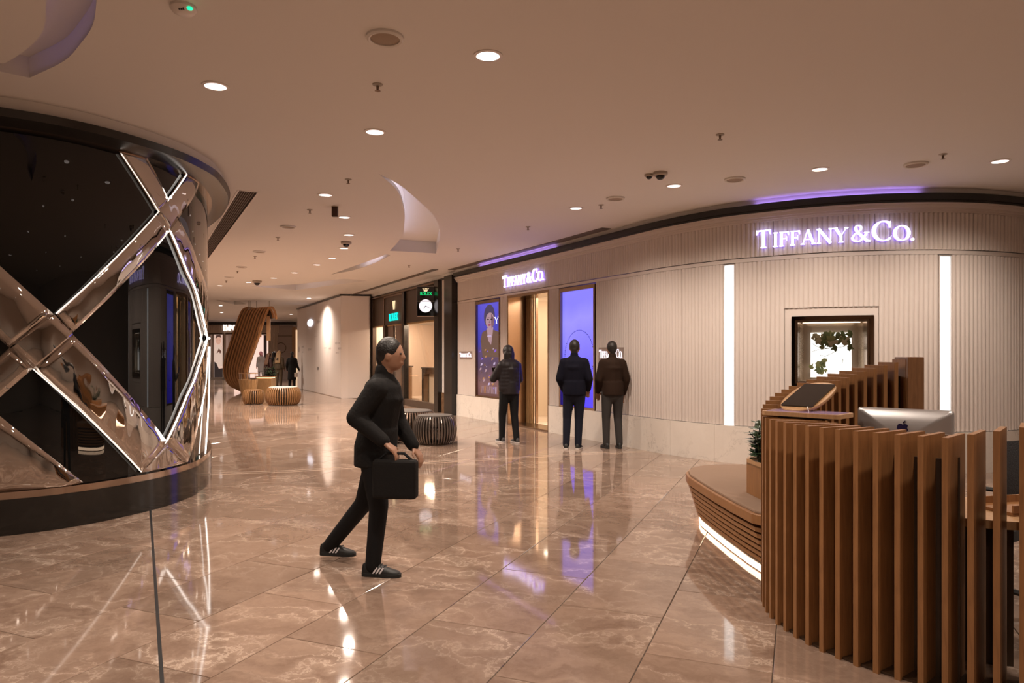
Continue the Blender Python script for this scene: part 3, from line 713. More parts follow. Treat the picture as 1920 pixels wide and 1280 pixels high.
def art_portrait(t, a, b, z0, z1, org):
    w, h = b-a, z1-z0; U = lambda k: a+w*k; Z = lambda k: z0+h*k
    A = lambda pts, m, n, off: art_poly(t, org, [(U(x), Z(y)) for x, y in pts], m, n, off)
    hair = em('print_hair', (0.06,0.045,0.10)); skin = em('print_skin', (0.42,0.26,0.30)); shade = em('print_shade', (0.20,0.10,0.14)); coat = em('print_coat', (0.14,0.075,0.055)); lip = em('print_lip', (0.35,0.05,0.10)); dark = em('print_dark', (0.03,0.02,0.03)); pale = em('print_pale', (0.55,0.42,0.62)); violet = em('print_violet', (0.22,0.10,0.62))
    A(ell(0.52,0.86,0.24,0.125), hair, 'hair_print', -0.0290)
    A([(0.22,0.42),(0.12,0.60),(0.20,0.69),(0.44,0.72),(0.72,0.71),(0.95,0.68),(1.0,0.55),(0.98,0.42)], coat, 'coat_print', -0.0288)
    A([(0.40,0.73),(0.47,0.60),(0.60,0.55),(0.70,0.74)], skin, 'neck_print', -0.0286)
    A(ell(0.55,0.81,0.19,0.088), skin, 'face_print', -0.0284)
    A([(0.60,0.89),(0.74,0.82),(0.72,0.76),(0.62,0.725),(0.60,0.80)], shade, 'cheek_shade_print', -0.0283)
    for x in (0.46,0.62): A(ell(x,0.825,0.05,0.008), dark, 'eye_print', -0.0282); A([(x-0.07,0.842),(x+0.06,0.848),(x+0.07,0.842)], dark, 'brow_print', -0.0282)
    A([(0.53,0.82),(0.50,0.79),(0.55,0.786)], shade, 'nose_print', -0.0282)
    A(ell(0.53,0.765,0.065,0.011), lip, 'lips_print', -0.0282)
    A([(0.44,0.655),(0.60,0.655),(0.62,0.64),(0.42,0.64)], pale, 'necklace_print', -0.0282)
    rnd = random.Random(5)
    for k in range(34):
        x, y = rnd.uniform(0.05,0.95), rnd.uniform(0.05,0.5); s = rnd.uniform(0.03,0.09)
        A([(x,y),(x+s,y+s*0.15),(x+s*1.1,y+s*0.42),(x+s*0.3,y+s*0.36)], rnd.choice([pale,skin,violet,coat,dark,em('print_amber',(0.45,0.20,0.08))]), 'jewel_print', -0.0280-k*0.00001)
    for k in range(16):
        x = 0.12+k*0.054; A([(x,0.03),(x+0.02,0.03),(x+0.035,0.10),(x+0.015,0.11)], rnd.choice([pale,skin,em('print_amber',(0.45,0.20,0.08))]), 'bead_print', -0.0279)
    yl = empty('letter_print'); yl.parent = t
    letters(yl, 'Y.', lambda u, v, ww: tuple(Vector(TP.pt(U(0.74)+u, -0.0278+ww*0.1, Z(0.775)+v))-org), w*0.25, 0.15, 0.002, em('print_white', (0.9,0.9,1.0), 1.3))
screen(892.5, 938, 0.50, 2.80, M_port, 'advertising screen with a portrait and jewellery on violet', art_portrait)
# ------------------------------------------------------------------ shop doorway and the lit interior behind it
sa, sb = S(952), S(1030); p0, n0, d0 = TP.at((sa+sb)/2)
def dl(u, o, z, c=(sa+sb)/2): return (p0.x+d0.x*(u-c)+n0.x*o, p0.y+d0.y*(u-c)+n0.y*o, z)
def dbox(mb, u0, u1, o0, o1, z0, z1):
    P = [dl(u,o,z) for z in (z0,z1) for u,o in ((u0,o0),(u1,o0),(u1,o1),(u0,o1))]
    mb.add(P, [(3,2,1,0),(4,5,6,7),(0,1,5,4),(1,2,6,5),(2,3,7,6),(3,0,4,7)]); return mb
dr = empty('door_1'); tag(dr, 'open glass shop doorway in a golden veneer frame', 'doorway', kind='structure')
m = MB(); dbox(m, sa, sa+0.05, -0.5, 0.015, 0.0, 2.83); dbox(m, sb-0.05, sb, -0.5, 0.015, 0.0, 2.83); dbox(m, sa+.05, sb-.05, -0.5, 0.015, 2.77, 2.83); m.build('door_frame', M_bronze, dr)
m = MB(); dbox(m, sa+0.05, sb-0.05, -0.5, 0.02, 0.0, 0.03); m.build('threshold', M_bronze, dr)
m = MB(); dbox(m, sa+0.055, sa+0.30, -0.50, -0.44, 0.03, 2.77); m.build('fluted_veneer', M_goldwood, dr)
for k in range(6):
    m = MB(); dbox(m, sa+0.06+k*0.04, sa+0.085+k*0.04, -0.445, -0.425, 0.03, 2.77); m.build('veneer_rib', M_goldwood, dr)
m = MB(); dbox(m, sa+0.34, sa+0.36, -1.5, -0.5, 0.05, 2.72); m.build('glass_leaf', M_glass, dr)
m = MB(); dbox(m, sa+0.33, sa+0.37, -0.56, -0.5, 0.03, 2.77); dbox(m, sa+0.33, sa+0.37, -1.55, -1.49, 0.03, 2.77); m.build('leaf_stile', M_bronze, dr)
m = MB(); dbox(m, sa-1.2, sb+2.2, -6.2, -0.5, -0.05, 0.02); o = m.build('floor_shop', mat('shop_carpet', (0.66,0.55,0.45), 0.8)); tag(o, 'pale carpet inside the ivory shop', 'floor', kind='structure')
m = MB(); dbox(m, sa-1.2, sb+2.2, -6.2, -0.5, 3.05, 3.12); o = m.build('ceiling_shop', M_ceil); tag(o, 'ceiling inside the ivory shop', 'ceiling', kind='structure')
m = MB(); dbox(m, sa-1.25, sb+2.2, -6.25, -6.18, 0, 3.1); o = m.build('wall_shop_back', M_goldwood); tag(o, 'veneered back wall inside the ivory shop', 'wall', kind='structure')
m = MB(); dbox(m, sa-1.25, sa-1.2, -6.2, -0.55, 0, 3.1); dbox(m, sb+2.15, sb+2.2, -6.2, -0.55, 0, 3.1); o = m.build('wall_shop_side', mat('shop_cream', (0.70,0.58,0.45), 0.6)); tag(o, 'cream side walls inside the ivory shop', 'wall', kind='structure')
m = MB(); dbox(m, sa+0.9, sb+1.9, -2.6, -2.45, 0.02, 3.05); o = m.build('wall_shop_screen', M_goldwood); tag(o, 'golden veneer screen wall facing the shop door', 'wall', kind='structure')
t = empty('ceiling_panel_light', dl((sa+sb)/2+.6, -1.7, 3.04), 0, 'glowing ceiling light panel inside the ivory shop', 'light')
m = MB(); dbox(m, sa-0.3, sb+1.6, -2.3, -1.1, 3.03, 3.045); m.v = [tuple(Vector(v)-Vector(t.location)) for v in m.v]; m.build('diffuser', mat('shop_panel', (1,1,1), emit=(1.0,0.80,0.60), es=17), t)
# tall pier with lit niche seen through the door
t = empty('display_pier', dl(sa+0.62, -2.1, 0.02), 0, 'tall display pier with lit niche behind the shop door', 'cabinet')
lc = lambda m: setattr(m, 'v', [tuple(Vector(v)-Vector(t.location)) for v in m.v]) or m
m = MB(); dbox(m, sa+0.38, sa+0.86, -2.35, -2.05, 0.02, 3.03); lc(m).build('body', M_goldwood, t)
m = MB(); dbox(m, sa+0.42, sa+0.82, -2.05, -2.03, 0.10, 2.55); lc(m).build('glass_front', mat('niche_glow', (0.5,0.36,0.22), 0.15, emit=(1.0,0.66,0.38), es=0.45), t)
for z in (0.55,1.05,1.5): 
    m = MB(); dbox(m, sa+0.42, sa+0.82, -2.03, -1.93, z, z+0.03); lc(m).build('shelf', M_woodlight, t)
m = MB(); dbox(m, sa+0.40, sa+0.84, -2.04, -1.99, 2.55, 2.62); lc(m).build('top_rail', M_darkbronze, t)
# ------------------------------------------------------------------ display window on the curved wall
wa, wb_ = S(1471), S(1648); fa, fb = S(1484.5), S(1638)
wd = empty('window_1'); tag(wd, 'display window in a bronze frame with a lit ivy panel', 'display window', kind='structure')
Z0, Z1 = 1.02, 2.12; FZ0, FZ1 = 1.10, 2.045
m = MB(); TP.sbox(m, wa+.006, fa, -0.04, 0.0, 0.985, 2.155); TP.sbox(m, fb, wb_-.006, -0.04, 0.0, 0.985, 2.155); TP.sbox(m, fa, fb, -0.04, 0.0, FZ1, 2.155); TP.sbox(m, fa, fb, -0.04, 0.0, 0.985, FZ0); m.build('plain_surround', M_flute, wd)
def framering(o0, o1, w, ins, mt, name):
    m = MB(); TP.sbox(m, fa+ins, fa+ins+w, o0, o1, FZ0+ins, FZ1-ins); TP.sbox(m, fb-ins-w, fb-ins, o0, o1, FZ0+ins, FZ1-ins); TP.sbox(m, fa+ins+w, fb-ins-w, o0, o1, FZ1-ins-w, FZ1-ins); TP.sbox(m, fa+ins+w, fb-ins-w, o0, o1, FZ0+ins, FZ0+ins+w); m.build(name, mt, wd)
framering(-0.10, 0.02, 0.045, 0.0, mat('polished_bronze', (0.42,0.30,0.21), 0.06, 1.0), 'outer_frame'); framering(-0.2, -0.01, 0.03, 0.045, M_bronze, 'inner_frame')
D = -0.48
m = MB(); TP.sbox(m, fa+.06, fb-.06, D-0.02, D, FZ0+.06, FZ1-.06); m.build('back_panel', mat('champagne_metal', (0.55,0.44,0.33), 0.25, 0.7), wd)
m = MB(); TP.sbox(m, fa+.055, fa+.075, D, -0.18, FZ0+.06, FZ1-.06); TP.sbox(m, fb-.075, fb-.055, D, -0.18, FZ0+.06, FZ1-.06); TP.sbox(m, fa+.075, fb-.075, D, -0.18, FZ1-.075, FZ1-.055); TP.sbox(m, fa+.075, fb-.075, D, -0.18, FZ0+.055, FZ0+.075); m.build('reveal', MATS['champagne_metal'], wd)
m = MB(); TP.sbox(m, fa+.1, fb-.1, -0.30, -0.26, FZ1-.083, FZ1-.0765); m.build('window_lamp', mat('window_lamp', (1,1,1), emit=(1,0.82,0.64), es=3), wd)
la, lb = S(1514), S(1608)
m = MB(); TP.sbox(m, la, lb, -0.44, -0.41, FZ0+.12, 1.835); m.build('lit_panel', mat('lit_panel', (1,1,1), emit=(1.0,0.97,0.92), es=1.7), wd)
leafm = [mat('ivy_a', (0.10,0.13,0.05), 0.6), mat('ivy_b', (0.22,0.24,0.10), 0.6), mat('ivy_c', (0.42,0.38,0.26), 0.6)]
rnd = random.Random(11)
def ivy(u, z, s, r, mi):
    P = [(0,-0.5),(0.42,-0.32),(0.5,0.1),(0.2,0.12),(0.0,0.6),(-0.2,0.12),(-0.5,0.1),(-0.42,-0.32)]
    m = MB(); V = []
    o = -0.395 + rnd.uniform(0, 0.02)
    for x, y in P: V.append(TP.pt(u+s*(x*math.cos(r)-y*math.sin(r)), o+0.006*abs(x), z+s*(x*math.sin(r)+y*math.cos(r))))
    c = TP.pt(u, o+0.008, z); V.append(c); n = len(P)
    m.add(V, [(i, (i+1)%n, n) for i in range(n)]); m.build('ivy_leaf', leafm[mi], wd)
pw, ph = lb-la, 1.835-(FZ0+.12)
for k in range(42):
    u = la+pw*min(0.97, max(0.05, rnd.gauss(0.66,0.22))); z = FZ0+.12+ph*min(0.96, max(0.58, rnd.gauss(0.84,0.10))); ivy(u, z, rnd.uniform(0.07,0.125), rnd.uniform(0,6.3), rnd.choice((0,0,1,2)))
for k in range(14): ivy(la+pw*rnd.uniform(0.02,0.38), FZ0+.12+ph*rnd.uniform(0.12,0.36), rnd.uniform(0.06,0.10), rnd.uniform(0,6.3), rnd.choice((0,1)))
for k in range(8): ivy(la+pw*rnd.uniform(0.05,0.3), FZ0+.12+ph*rnd.uniform(0.86,0.97), rnd.uniform(0.03,0.06), rnd.uniform(0,6.3), 2)
for pts in ([(0.05,0.76),(0.14,0.70),(0.24,0.66),(0.40,0.645)],[(0.05,0.58),(0.20,0.62),(0.40,0.64),(0.62,0.66),(0.9,0.70),(0.99,0.73)],[(0.24,0.50),(0.36,0.47),(0.48,0.52),(0.66,0.60)],[(0.80,0.34),(0.79,0.42),(0.77,0.30),(0.72,0.30)]):
    m = MB().tube([TP.pt(la+pw*x, -0.395, FZ0+.12+ph*y) for x, y in pts], 0.0035, 5); m.build('ivy_twig', leafm[0], wd)

# ================================================================== bronze watch shop
R = RP.px
wbz = MB(); RP.sbox(wbz, 0, RP.L, -3.1, -3.0, 0, CEIL); RP.sbox(wbz, 0, 0.05, -3.0, -0.1, 0, CEIL); RP.sbox(wbz, R(828), R(832), -3.0, -0.05, 0, CEIL)
wall_w = wbz.build('wall_watch_shop', mat('cream_stone', (0.76,0.61,0.49), 0.4)); tag(wall_w, 'bronze framed shopfront with lit windows and cream interior', 'wall', kind='structure')
def rb(name, s0, s1, o0, o1, z0, z1, m, parent=wall_w):
    mb = MB(); RP.sbox(mb, s0, s1, o0, o1, z0, z1); return mb.build(name, m, parent)
rb('shop_ceiling', 0.06, R(828), -3.0, -0.06, 2.62, 2.66, M_ceil); rb('shop_floor', 0.06, R(828), -3.0, -0.06, 0.0, 0.03, MATS['shop_carpet'])
rb('fascia_panel', R(697), R(721), -0.05, 0.0, 2.52, 3.46, M_darkbronze); rb('fascia_panel', R(722), R(758), -0.05, 0.03, 2.50, 3.46, M_darkbronze); rb('fascia_panel', R(761), R(823), -0.05, 0.0, 2.50, 3.46, M_darkbronze)
m = MB(); a, b = R(722.5), R(757.5)
for q in ((a,a+.05,2.5,3.46),(b-.05,b,2.5,3.46),(a,b,3.40,3.46)): RP.sbox(m, q[0], q[1], 0.03, 0.06, q[2], q[3])
m.build('panel_moulding', M_bronze, wall_w)
rb('pillar', R(823), R(830), -0.1, 0.14, 0, 3.52, M_trimblk)
rb('pillar_white', R(830.2), R(843), -0.12, 0.02, 0.53, 3.52, M_white); rb('pillar_base', R(830.2), R(843), -0.12, 0.04, 0.0, 0.53, M_brownmarble)
rb('pillar', R(843.2), R(858), -0.12, 0.16, 0, 3.56, M_trimblk)
rb('mullion', R(758), R(761.5), -0.08, 0.07, 0, 3.46, M_trimblk); rb('mullion', R(721), R(724.5), -0.08, 0.06, 0, 2.5, M_darkbronze); rb('mullion', R(697), R(701.5), -0.08, 0.05, 0, 3.46, M_darkbronze)
rb('mullion', R(755), R(758), -0.08, 0.06, 0, 2.5, M_bronze)
rb('sill', R(697), R(722), -0.08, 0.06, 0, 0.17, M_darkbronze); rb('sill', R(761.5), R(823), -0.08, 0.06, 0, 0.19, M_darkbronze)
rb('head_rail', R(761.5), R(823), -0.06, 0.02, 2.45, 2.50, M_gold); rb('head_rail', R(701.5), R(721), -0.06, 0.02, 2.48, 2.52, M_gold)
rb('window_pane', R(701.5), R(721), -0.03, -0.02, 0.17, 2.48, M_glass); rb('window_pane', R(761.5), R(823), -0.03, -0.02, 0.19, 2.45, M_glass)
for a, b, z in ((697,823,3.46),): 
    rb('cornice', 0, R(823), -0.05, 0.09, 3.465, 3.51, M_bronze); rb('black_trim', 0, R(858), -0.1, 0.05, 3.512, 3.56, M_trimblk)
m = MB(); RP.sbox(m, 0, RP.L, -3.1, 0.02, 3.562, CEIL-0.001); o = m.build('trim_5', M_ceil); tag(o, 'cream bulkhead above the bronze shopfront', 'bulkhead', kind='structure')
# ceiling slot along the shopfronts
m = MB(); RP.sbox(m, 0.2, RP.L, 0.55, 0.70, CEIL-0.012, CEIL+0.001); o = m.build('slot_diffuser', M_grille); tag(o, 'brown linear air slot in the ceiling along the bronze shopfront', 'grille')
m = MB(); TP.sbox(m, 0.1, S(1160), 0.16, 0.34, CEIL-0.012, CEIL+0.001); o = m.build('slot_diffuser', M_grille); tag(o, 'brown linear air slot in the ceiling along the ivory shopfront', 'grille')
# door
dd = empty('door_2', RP.pt(R(740), 0, 0)); tag(dd, 'bronze double door with square pull handles', 'door', kind='structure'); org = Vector(dd.location)
def rbl(name, s0, s1, o0, o1, z0, z1, m, parent): 
    mb = MB(); RP.sbox(mb, s0, s1, o0, o1, z0, z1); mb.v = [tuple(Vector(v)-org) for v in mb.v]; return mb.build(name, m, parent)
da, db = R(724.7), R(754.8); mid = (da+db)/2
M_dbz = mat('door_bronze', (0.30,0.23,0.19), 0.28, 0.8)
for a, b in ((da, mid-0.01), (mid+0.01, db)):
    L_ = rbl('door_leaf', a+0.12, b-0.12, -0.05, -0.01, 0.06, 2.48, M_dbz, dd)
    rbl('glass_strip', a+0.01, a+0.12, -0.04, -0.03, 0.06, 2.48, mat('smoked_glass', (0.03,0.018,0.012), 0.05, spec=0.8), dd); rbl('glass_strip', b-0.12, b-0.01, -0.04, -0.03, 0.06, 2.48, MATS['smoked_glass'], dd)
for s in (-1, 1):
    hd = rbl('pull_handle', mid+s*0.05, mid+s*0.26, 0.01, 0.03, 1.03, 1.40, M_gold if s < 0 else M_darkbronze, dd)
    rbl('handle_plate', mid+s*0.10, mid+s*0.21, 0.03, 0.045, 1.08, 1.20, M_darkbronze, dd)
rbl('door_head', da, db, -0.05, 0.01, 2.46, 2.50, M_gold, dd)
# lit interior: wall washers, counters, poster stand
for a, b, lab in ((763,822,'warm light bar over the large shop window'),(702,721,'warm light bar over the narrow shop window')):
    m = MB(); RP.sbox(m, R(a)+.1, R(b)-.1, -0.7, -0.55, 2.585, 2.62); o = m.build('shop_light_bar', mat('shop_bar', (1,1,1), emit=(1.0,0.76,0.56), es=150)); tag(o, lab, 'light')
def wcounter(pa, pb, lab):
    t = empty('display_counter', RP.pt((R(pa)+R(pb))/2, -0.6, 0.03), 0, lab, 'counter'); og = Vector(t.location)
    def q(name, s0, s1, o0, o1, z0, z1, m): 
        mb = MB(); RP.sbox(mb, s0, s1, o0, o1, z0, z1); mb.v = [tuple(Vector(v)-og) for v in mb.v]; mb.build(name, m, t)
    a, b = R(pa), R(pb)
    q('counter_top', a, b, -0.95, -0.25, 1.12, 1.16, M_darkbronze); q('apron', a, b, -0.90, -0.28, 0.98, 1.12, M_bronze)
    q('leg', a, a+0.16, -0.9, -0.28, 0.03, 0.98, M_bronze); q('leg', b-0.16, b, -0.9, -0.28, 0.03, 0.98, M_bronze)
    q('stone_panel', a+0.2, a+(b-a)*0.62, -0.50, -0.44, 0.03, 0.96, mat('pale_stone', (0.80,0.68,0.54), 0.4))
    return t
wcounter(774, 830, 'bronze display counter in the large shop window'); wcounter(706, 724, 'bronze display counter in the narrow shop window')
for k in range(1, 4): rb('wall_joint', R(763), R(823), -2.995, -2.985, 0.7*k, 0.7*k+0.012, M_bronze)
t = empty('poster_stand', RP.pt(R(806), -0.55, 1.16), 0, 'upright poster stand with orange print on the shop counter', 'poster'); og = Vector(t.location)
def q(name, s0, s1, o0, o1, z0, z1, m):
    mb = MB(); RP.sbox(mb, s0, s1, o0, o1, z0, z1); mb.v = [tuple(Vector(v)-og) for v in mb.v]; return mb.build(name, m, t)
pa, pb = R(799), R(813.5)
q('board', pa, pb, -0.58, -0.54, 1.20, 2.02, M_darkbronze); q('foot', pa+0.05, pb-0.05, -0.65, -0.47, 1.16, 1.20, M_greyplastic)
M_op = mat('orange_print', (0.75,0.25,0.12), 0.5); N_, L_, b_ = nodes(M_op); nn = N_.new('ShaderNodeTexNoise'); nn.inputs['Scale'].default_value = 7; rr = ramp(M_op.node_tree, [(0.35,(0.55,0.10,0.05)),(0.5,(0.85,0.45,0.28)),(0.65,(0.9,0.8,0.7))]); L_.new(nn.outputs[0], rr.inputs[0]); L_.new(rr.outputs[0], b_.inputs['Base Color'])
q('print', pa+0.04, pb-0.04, -0.54, -0.537, 1.26, 1.76, M_op)
def crown(t, mapf, w, h, m, name='crown_emblem'):
    mb = MB()
    P = [(-0.28,0.0),(0.28,0.0),(0.30,0.16),(-0.30,0.16)]
    polys = [P]
    for x in (-0.5,-0.25,0,0.25,0.5):
        polys.append([(x*0.5-0.06,0.16),(x*0.5+0.06,0.16),(x+0.035,0.78),(x-0.035,0.78)]); polys.append(arc(x,0.84,0.085,0.085,0,330,11))
    for poly in polys:
        n = len(poly); mb.add([mapf(x*w, y*h, 0.012) for x, y in poly]+[mapf(x*w, y*h, 0) for x, y in poly], [tuple(range(n))]+[(k, n+k, n+(k+1)%n, (k+1)%n) for k in range(n)])
    mb.build(name, m, t)
M_goldlit = mat('gold_lit', (0.72,0.50,0.22), 0.25, 0.6, emit=(1.0,0.82,0.50), es=0.9)
crown(t, lambda x, y, w: tuple(Vector(RP.pt((pa+pb)/2+x, -0.539+w, 1.90+y))-og), 0.16, 0.06, M_goldlit, 'crown_print')
# lettering over the door: crown and teal name
t = empty('shop_sign', RP.pt(R(740), 0, 2.62), 0, 'teal illuminated shop name with gold crown over the bronze door', 'sign'); og = Vector(t.location)
letters(t, 'ROLEX', lambda u, v, w: tuple(Vector(RP.pt(R(732.5)+u, 0.045+w, 2.63+v))-og), R(749)-R(732.5), 0.23, 0.02, M_teal)
crown(t, lambda x, y, w: tuple(Vector(RP.pt(R(741)+x, 0.04+w, 2.98+y))-og), 0.24, 0.30, M_goldlit)
# projecting clock sign
cx_, cy_ = R(798), 0.42
p, n, d = RP.at(R(812)); base = Vector((p.x, p.y)) + n*0.02
t = empty('clock_sign', (0,0,0), 0, 'black projecting shop sign with white clock, gold crown and green name', 'sign')
Yc = 19.2; xa, xb = (782-CX)/F*Yc, (814-CX)/F*Yc; t.location = ((xa+xb)/2, Yc, zat(592, Yc)); ww = xb-xa; hh = (592-537)*Yc/F
MB().box((0,0.11,hh/2), (ww,0.20,hh)).build('housing', M_blkgloss, t)
MB().box((0,0.008,hh*0.5), (ww,0.012,0.012)).build('divider', M_steel, t)
m = MB(); [m.box((sx*(ww/2+0.006),0.11,hh/2), (0.012,0.22,hh+0.02)) for sx in (-1,1)]; m.box((0,0.11,hh+0.006),(ww+.024,0.22,0.012)); m.box((0,0.11,-0.006),(ww+.024,0.22,0.012)); m.build('rim', M_steel, t)
MB().box((ww/2+0.14,0.14,hh*0.5), (0.27,0.06,0.10)).build('bracket', M_trimblk, t)
fc = MB(); fr_ = 0.175
fc.add([(0,0,0.27)]+[(fr_*math.cos(2*PI*i/36), 0, 0.27+fr_*math.sin(2*PI*i/36)) for i in range(36)], [(0,1+i,1+(i+1)%36) for i in range(36)]); ob = fc.build('clock_face', mat('clock_white', (1,1,1), emit=(0.90,0.90,1.0), es=0.95), t); ob.location = (0,0.004,0)
def hand(a, l, w):
    dx, dz = math.sin(a), math.cos(a); m = MB(); m.add([(-dz*w,-0.002,0.27+dx*w),(dz*w,-0.002,0.27-dx*w),(dx*l+dz*w*.4,-0.002,0.27+dz*l-dx*w*.4),(dx*l-dz*w*.4,-0.002,0.27+dz*l+dx*w*.4)], [(0,1,2,3)]); m.build('clock_hand', M_black, t)
hand(math.radians(215), 0.10, 0.010); hand(math.radians(120), 0.14, 0.007)
for k in range(12):
    a = k*PI/6; m = MB(); m.box((0.150*math.sin(a),-0.001,0.27+0.150*math.cos(a)),(0.009,0.002,0.009)); m.build('hour_mark', M_black, t)
letters(t, 'ROLEX', lambda u, v, w: (-0.15+u, -w+0.005, 0.565+v), 0.32, 0.075, 0.01, M_greenl)
crown(t, lambda x, y, w: (x, -w+0.005, 0.66+y), 0.15, 0.10, M_goldlit)

# ================================================================== white hoarding
HC, HLft, HR = (-5.98,24.9), (-9.83,32.6), (-4.99,24.98)
wh = MB().prism([HC, HR, (-4.99,25.6), (-8.6,33.2), HLft], 0.0, 3.60).build('wall_hoarding', M_hoard); tag(wh, 'plain white hoarding closing off a shop', 'wall', kind='structure')
hd = Vector((HLft[0]-HC[0], HLft[1]-HC[1])); hl = hd.length; hd.normalize(); hn = Vector((-hd.y, hd.x)); hn = hn if hn.y < 0 else -hn
def hp(u, o, z): return (HC[0]+hd.x*u+hn.x*o, HC[1]+hd.y*u+hn.y*o, z)
def hbox(mb, u0, u1, o0, o1, z0, z1):
    P = [hp(u,o,z) for z in (z0,z1) for u,o in ((u0,o0),(u1,o0),(u1,o1),(u0,o1))]; mb.add(P, [(3,2,1,0),(4,5,6,7),(0,1,5,4),(1,2,6,5),(2,3,7,6),(3,0,4,7)]); return mb
for k in range(4): hbox(MB(), k*hl/4+0.006, (k+1)*hl/4-0.006, 0.0, 0.012, 0.02, 3.58).build('hoarding_panel', M_hoard, wh)
MB().box(((HC[0]+HR[0])/2, 24.925, 1.8), (0.96,0.012,3.56)).build('hoarding_panel', M_hoard, wh)
hbox(MB(), -0.02, hl, -0.3, 0.05, 3.601, 3.655).build('black_trim', M_trimblk, wh)
hbox(MB(), hl*0.45, hl*0.455+0.03, 0.013, 0.03, 0.93, 1.05).build('door_lock', M_black, wh)
M_ink = mat('faint_ink', (0.42,0.37,0.36), 0.6)
rnd = random.Random(3)
def uof(px): 
    k = (px-CX)/F; return (k*HC[1]-HC[0])/(hd.x-k*hd.y)
for px, py, w_, h_ in ((633,643,.75,.10),(637,653,.5,.09),(633,661,.5,.08),(610,652,.5,.05),(619,653,.4,.10),(581,655,.7,.12),(568,650,.5,.10),(561,655,.35,.35),(568,660,.35,.05),(593,630,.7,.02),(598,603,.8,.14)):
    u = uof(px); Yy = HC[1]+hd.y*u; z = zat(py, Yy); mb = MB(); k = 9
    for i in range(k): 
        x0 = u-w_/2+w_*i/k; hh_ = h_*rnd.uniform(0.4,1.0); mb2 = hbox(mb, x0, x0+w_/k*rnd.uniform(0.25,0.6), 0.0125, 0.0135, z-hh_/2, z+hh_/2)
    mb.build('faint_print', M_ink, wh)
t = empty('oval_light_sign', hp(uof(583), 0.014, 0), 0, 'small glowing white oval sign on the white hoarding', 'sign'); og = Vector(t.location); u0 = uof(583); zc = zat(605, HC[1]+hd.y*u0)
m = MB(); n = 28; P = []
for o in (0.014, 0.06): P += [tuple(Vector(hp(u0+0.5*math.cos(2*PI*i/n), o, zc+0.145*math.sin(2*PI*i/n)))-og) for i in range(n)]
m.add(P, [tuple(range(n,2*n))]+[(i,(i+1)%n,n+(i+1)%n,n+i) for i in range(n)]); fix_normals(m.build('oval_face', mat('oval_glow', (1,1,1), emit=(0.86,0.88,1.0), es=1.6), t))

# ================================================================== far shop at the corridor end
YE = 45.0
def ex(px): return (px-CX)/F*YE
def ez(py): return zat(py, YE)
wf = MB().box((-17.0,YE+1.6,1.83),(16,0.2,3.66)).build('wall_far', M_wallpaint); tag(wf, 'far shopfront closing the corridor', 'wall', kind='structure')
def eb(name, pa, pb, y0, y1, z0, z1, m, parent=wf): 
    return MB().box(((ex(pa)+ex(pb))/2,(y0+y1)/2,(z0+z1)/2),(abs(ex(pb)-ex(pa)),abs(y1-y0),z1-z0)).build(name, m, parent)
M_fflute = mat('far_flute', (0.56,0.45,0.37), 0.4)
eb('black_trim', 370, 556, YE-0.25, YE, 3.42, 3.60, M_trimblk); eb('fascia', 370, 523, YE-0.05, YE+0.1, 2.90, 3.42, M_fflute)
k = 0; px = 372.0
rbm = MB().box((0,0,0),(0.06,0.06,0.50)).mesh('rib', M_fflute)
while px < 522: 
    o = link('rib', rbm, wf); o.location = (ex(px), YE-0.06, 3.16); px += 3.2
for a, b in ((418.5,424),(504,521)):
    eb('pillar', a, b, YE-0.05, YE+0.3, 0, 2.9, M_fflute)
    px = a+1
    while px < b: o = link('rib', rbm, wf); o.location = (ex(px), YE-0.07, 1.45); o.scale = (1,1,5.8); px += 2.7
eb('grey_door', 521, 549, YE-0.02, YE+0.1, 0, 3.38, mat('grey_door', (0.36,0.29,0.26), 0.4)); eb('door_frame', 521, 549, YE-0.03, YE-0.021, 2.70, 2.74, M_darkbronze)
eb('wood_post', 549, 555, YE-0.15, YE+0.2, 0, 3.3, M_woodlight); eb('lit_jamb', 555, 561, YE-0.05, YE+0.2, 0, 3.1, mat('lit_jamb', (0.9,0.7,0.5), emit=(1,0.68,0.42), es=0.8))
m = MB(); n = 24; P = []
for r in (0.30,0.34): P += [(ex(527)+r*math.cos(2*PI*i/n), YE-0.04, ez(652)+r*math.sin(2*PI*i/n)) for i in range(n)]
m.add(P, [(i,(i+1)%n,n+(i+1)%n,n+i) for i in range(n)]); m.build('round_emblem', M_darkbronze, wf)
eb('window_head', 392, 505, YE-0.06, YE+0.1, 2.82, 2.90, M_darkbronze)
eb('window_glow', 424, 487, YE+1.3, YE+1.4, 0.05, 2.8, mat('far_glow', (0.9,0.7,0.62), emit=(1.0,0.72,0.62), es=0.9)); eb('window_glow', 495, 505, YE+0.5, YE+0.6, 0.05, 2.8, MATS['far_glow']); eb('window_dark', 485, 496, YE+0.9, YE+1.0, 0.05, 2.8, mat('far_dark', (0.05,0.035,0.04), 0.5))
eb('window_mullion', 419.3, 421, YE-0.05, YE+0.05, 0.05, 2.85, M_steel); eb('window_mullion', 393.5, 395.5, YE-0.05, YE+0.05, 0.05, 2.85, M_steel)
eb('window_pane', 395.5, 419.3, YE-0.005, YE+0.005, 0.1, 2.82, M_glass)
eb('window_sill', 370, 521, YE-0.1, YE+0.1, 0, 0.08, M_steel)
eb('side_wall', 340, 393.5, YE-0.04, YE+0.1, 0, 2.9, M_fflute)
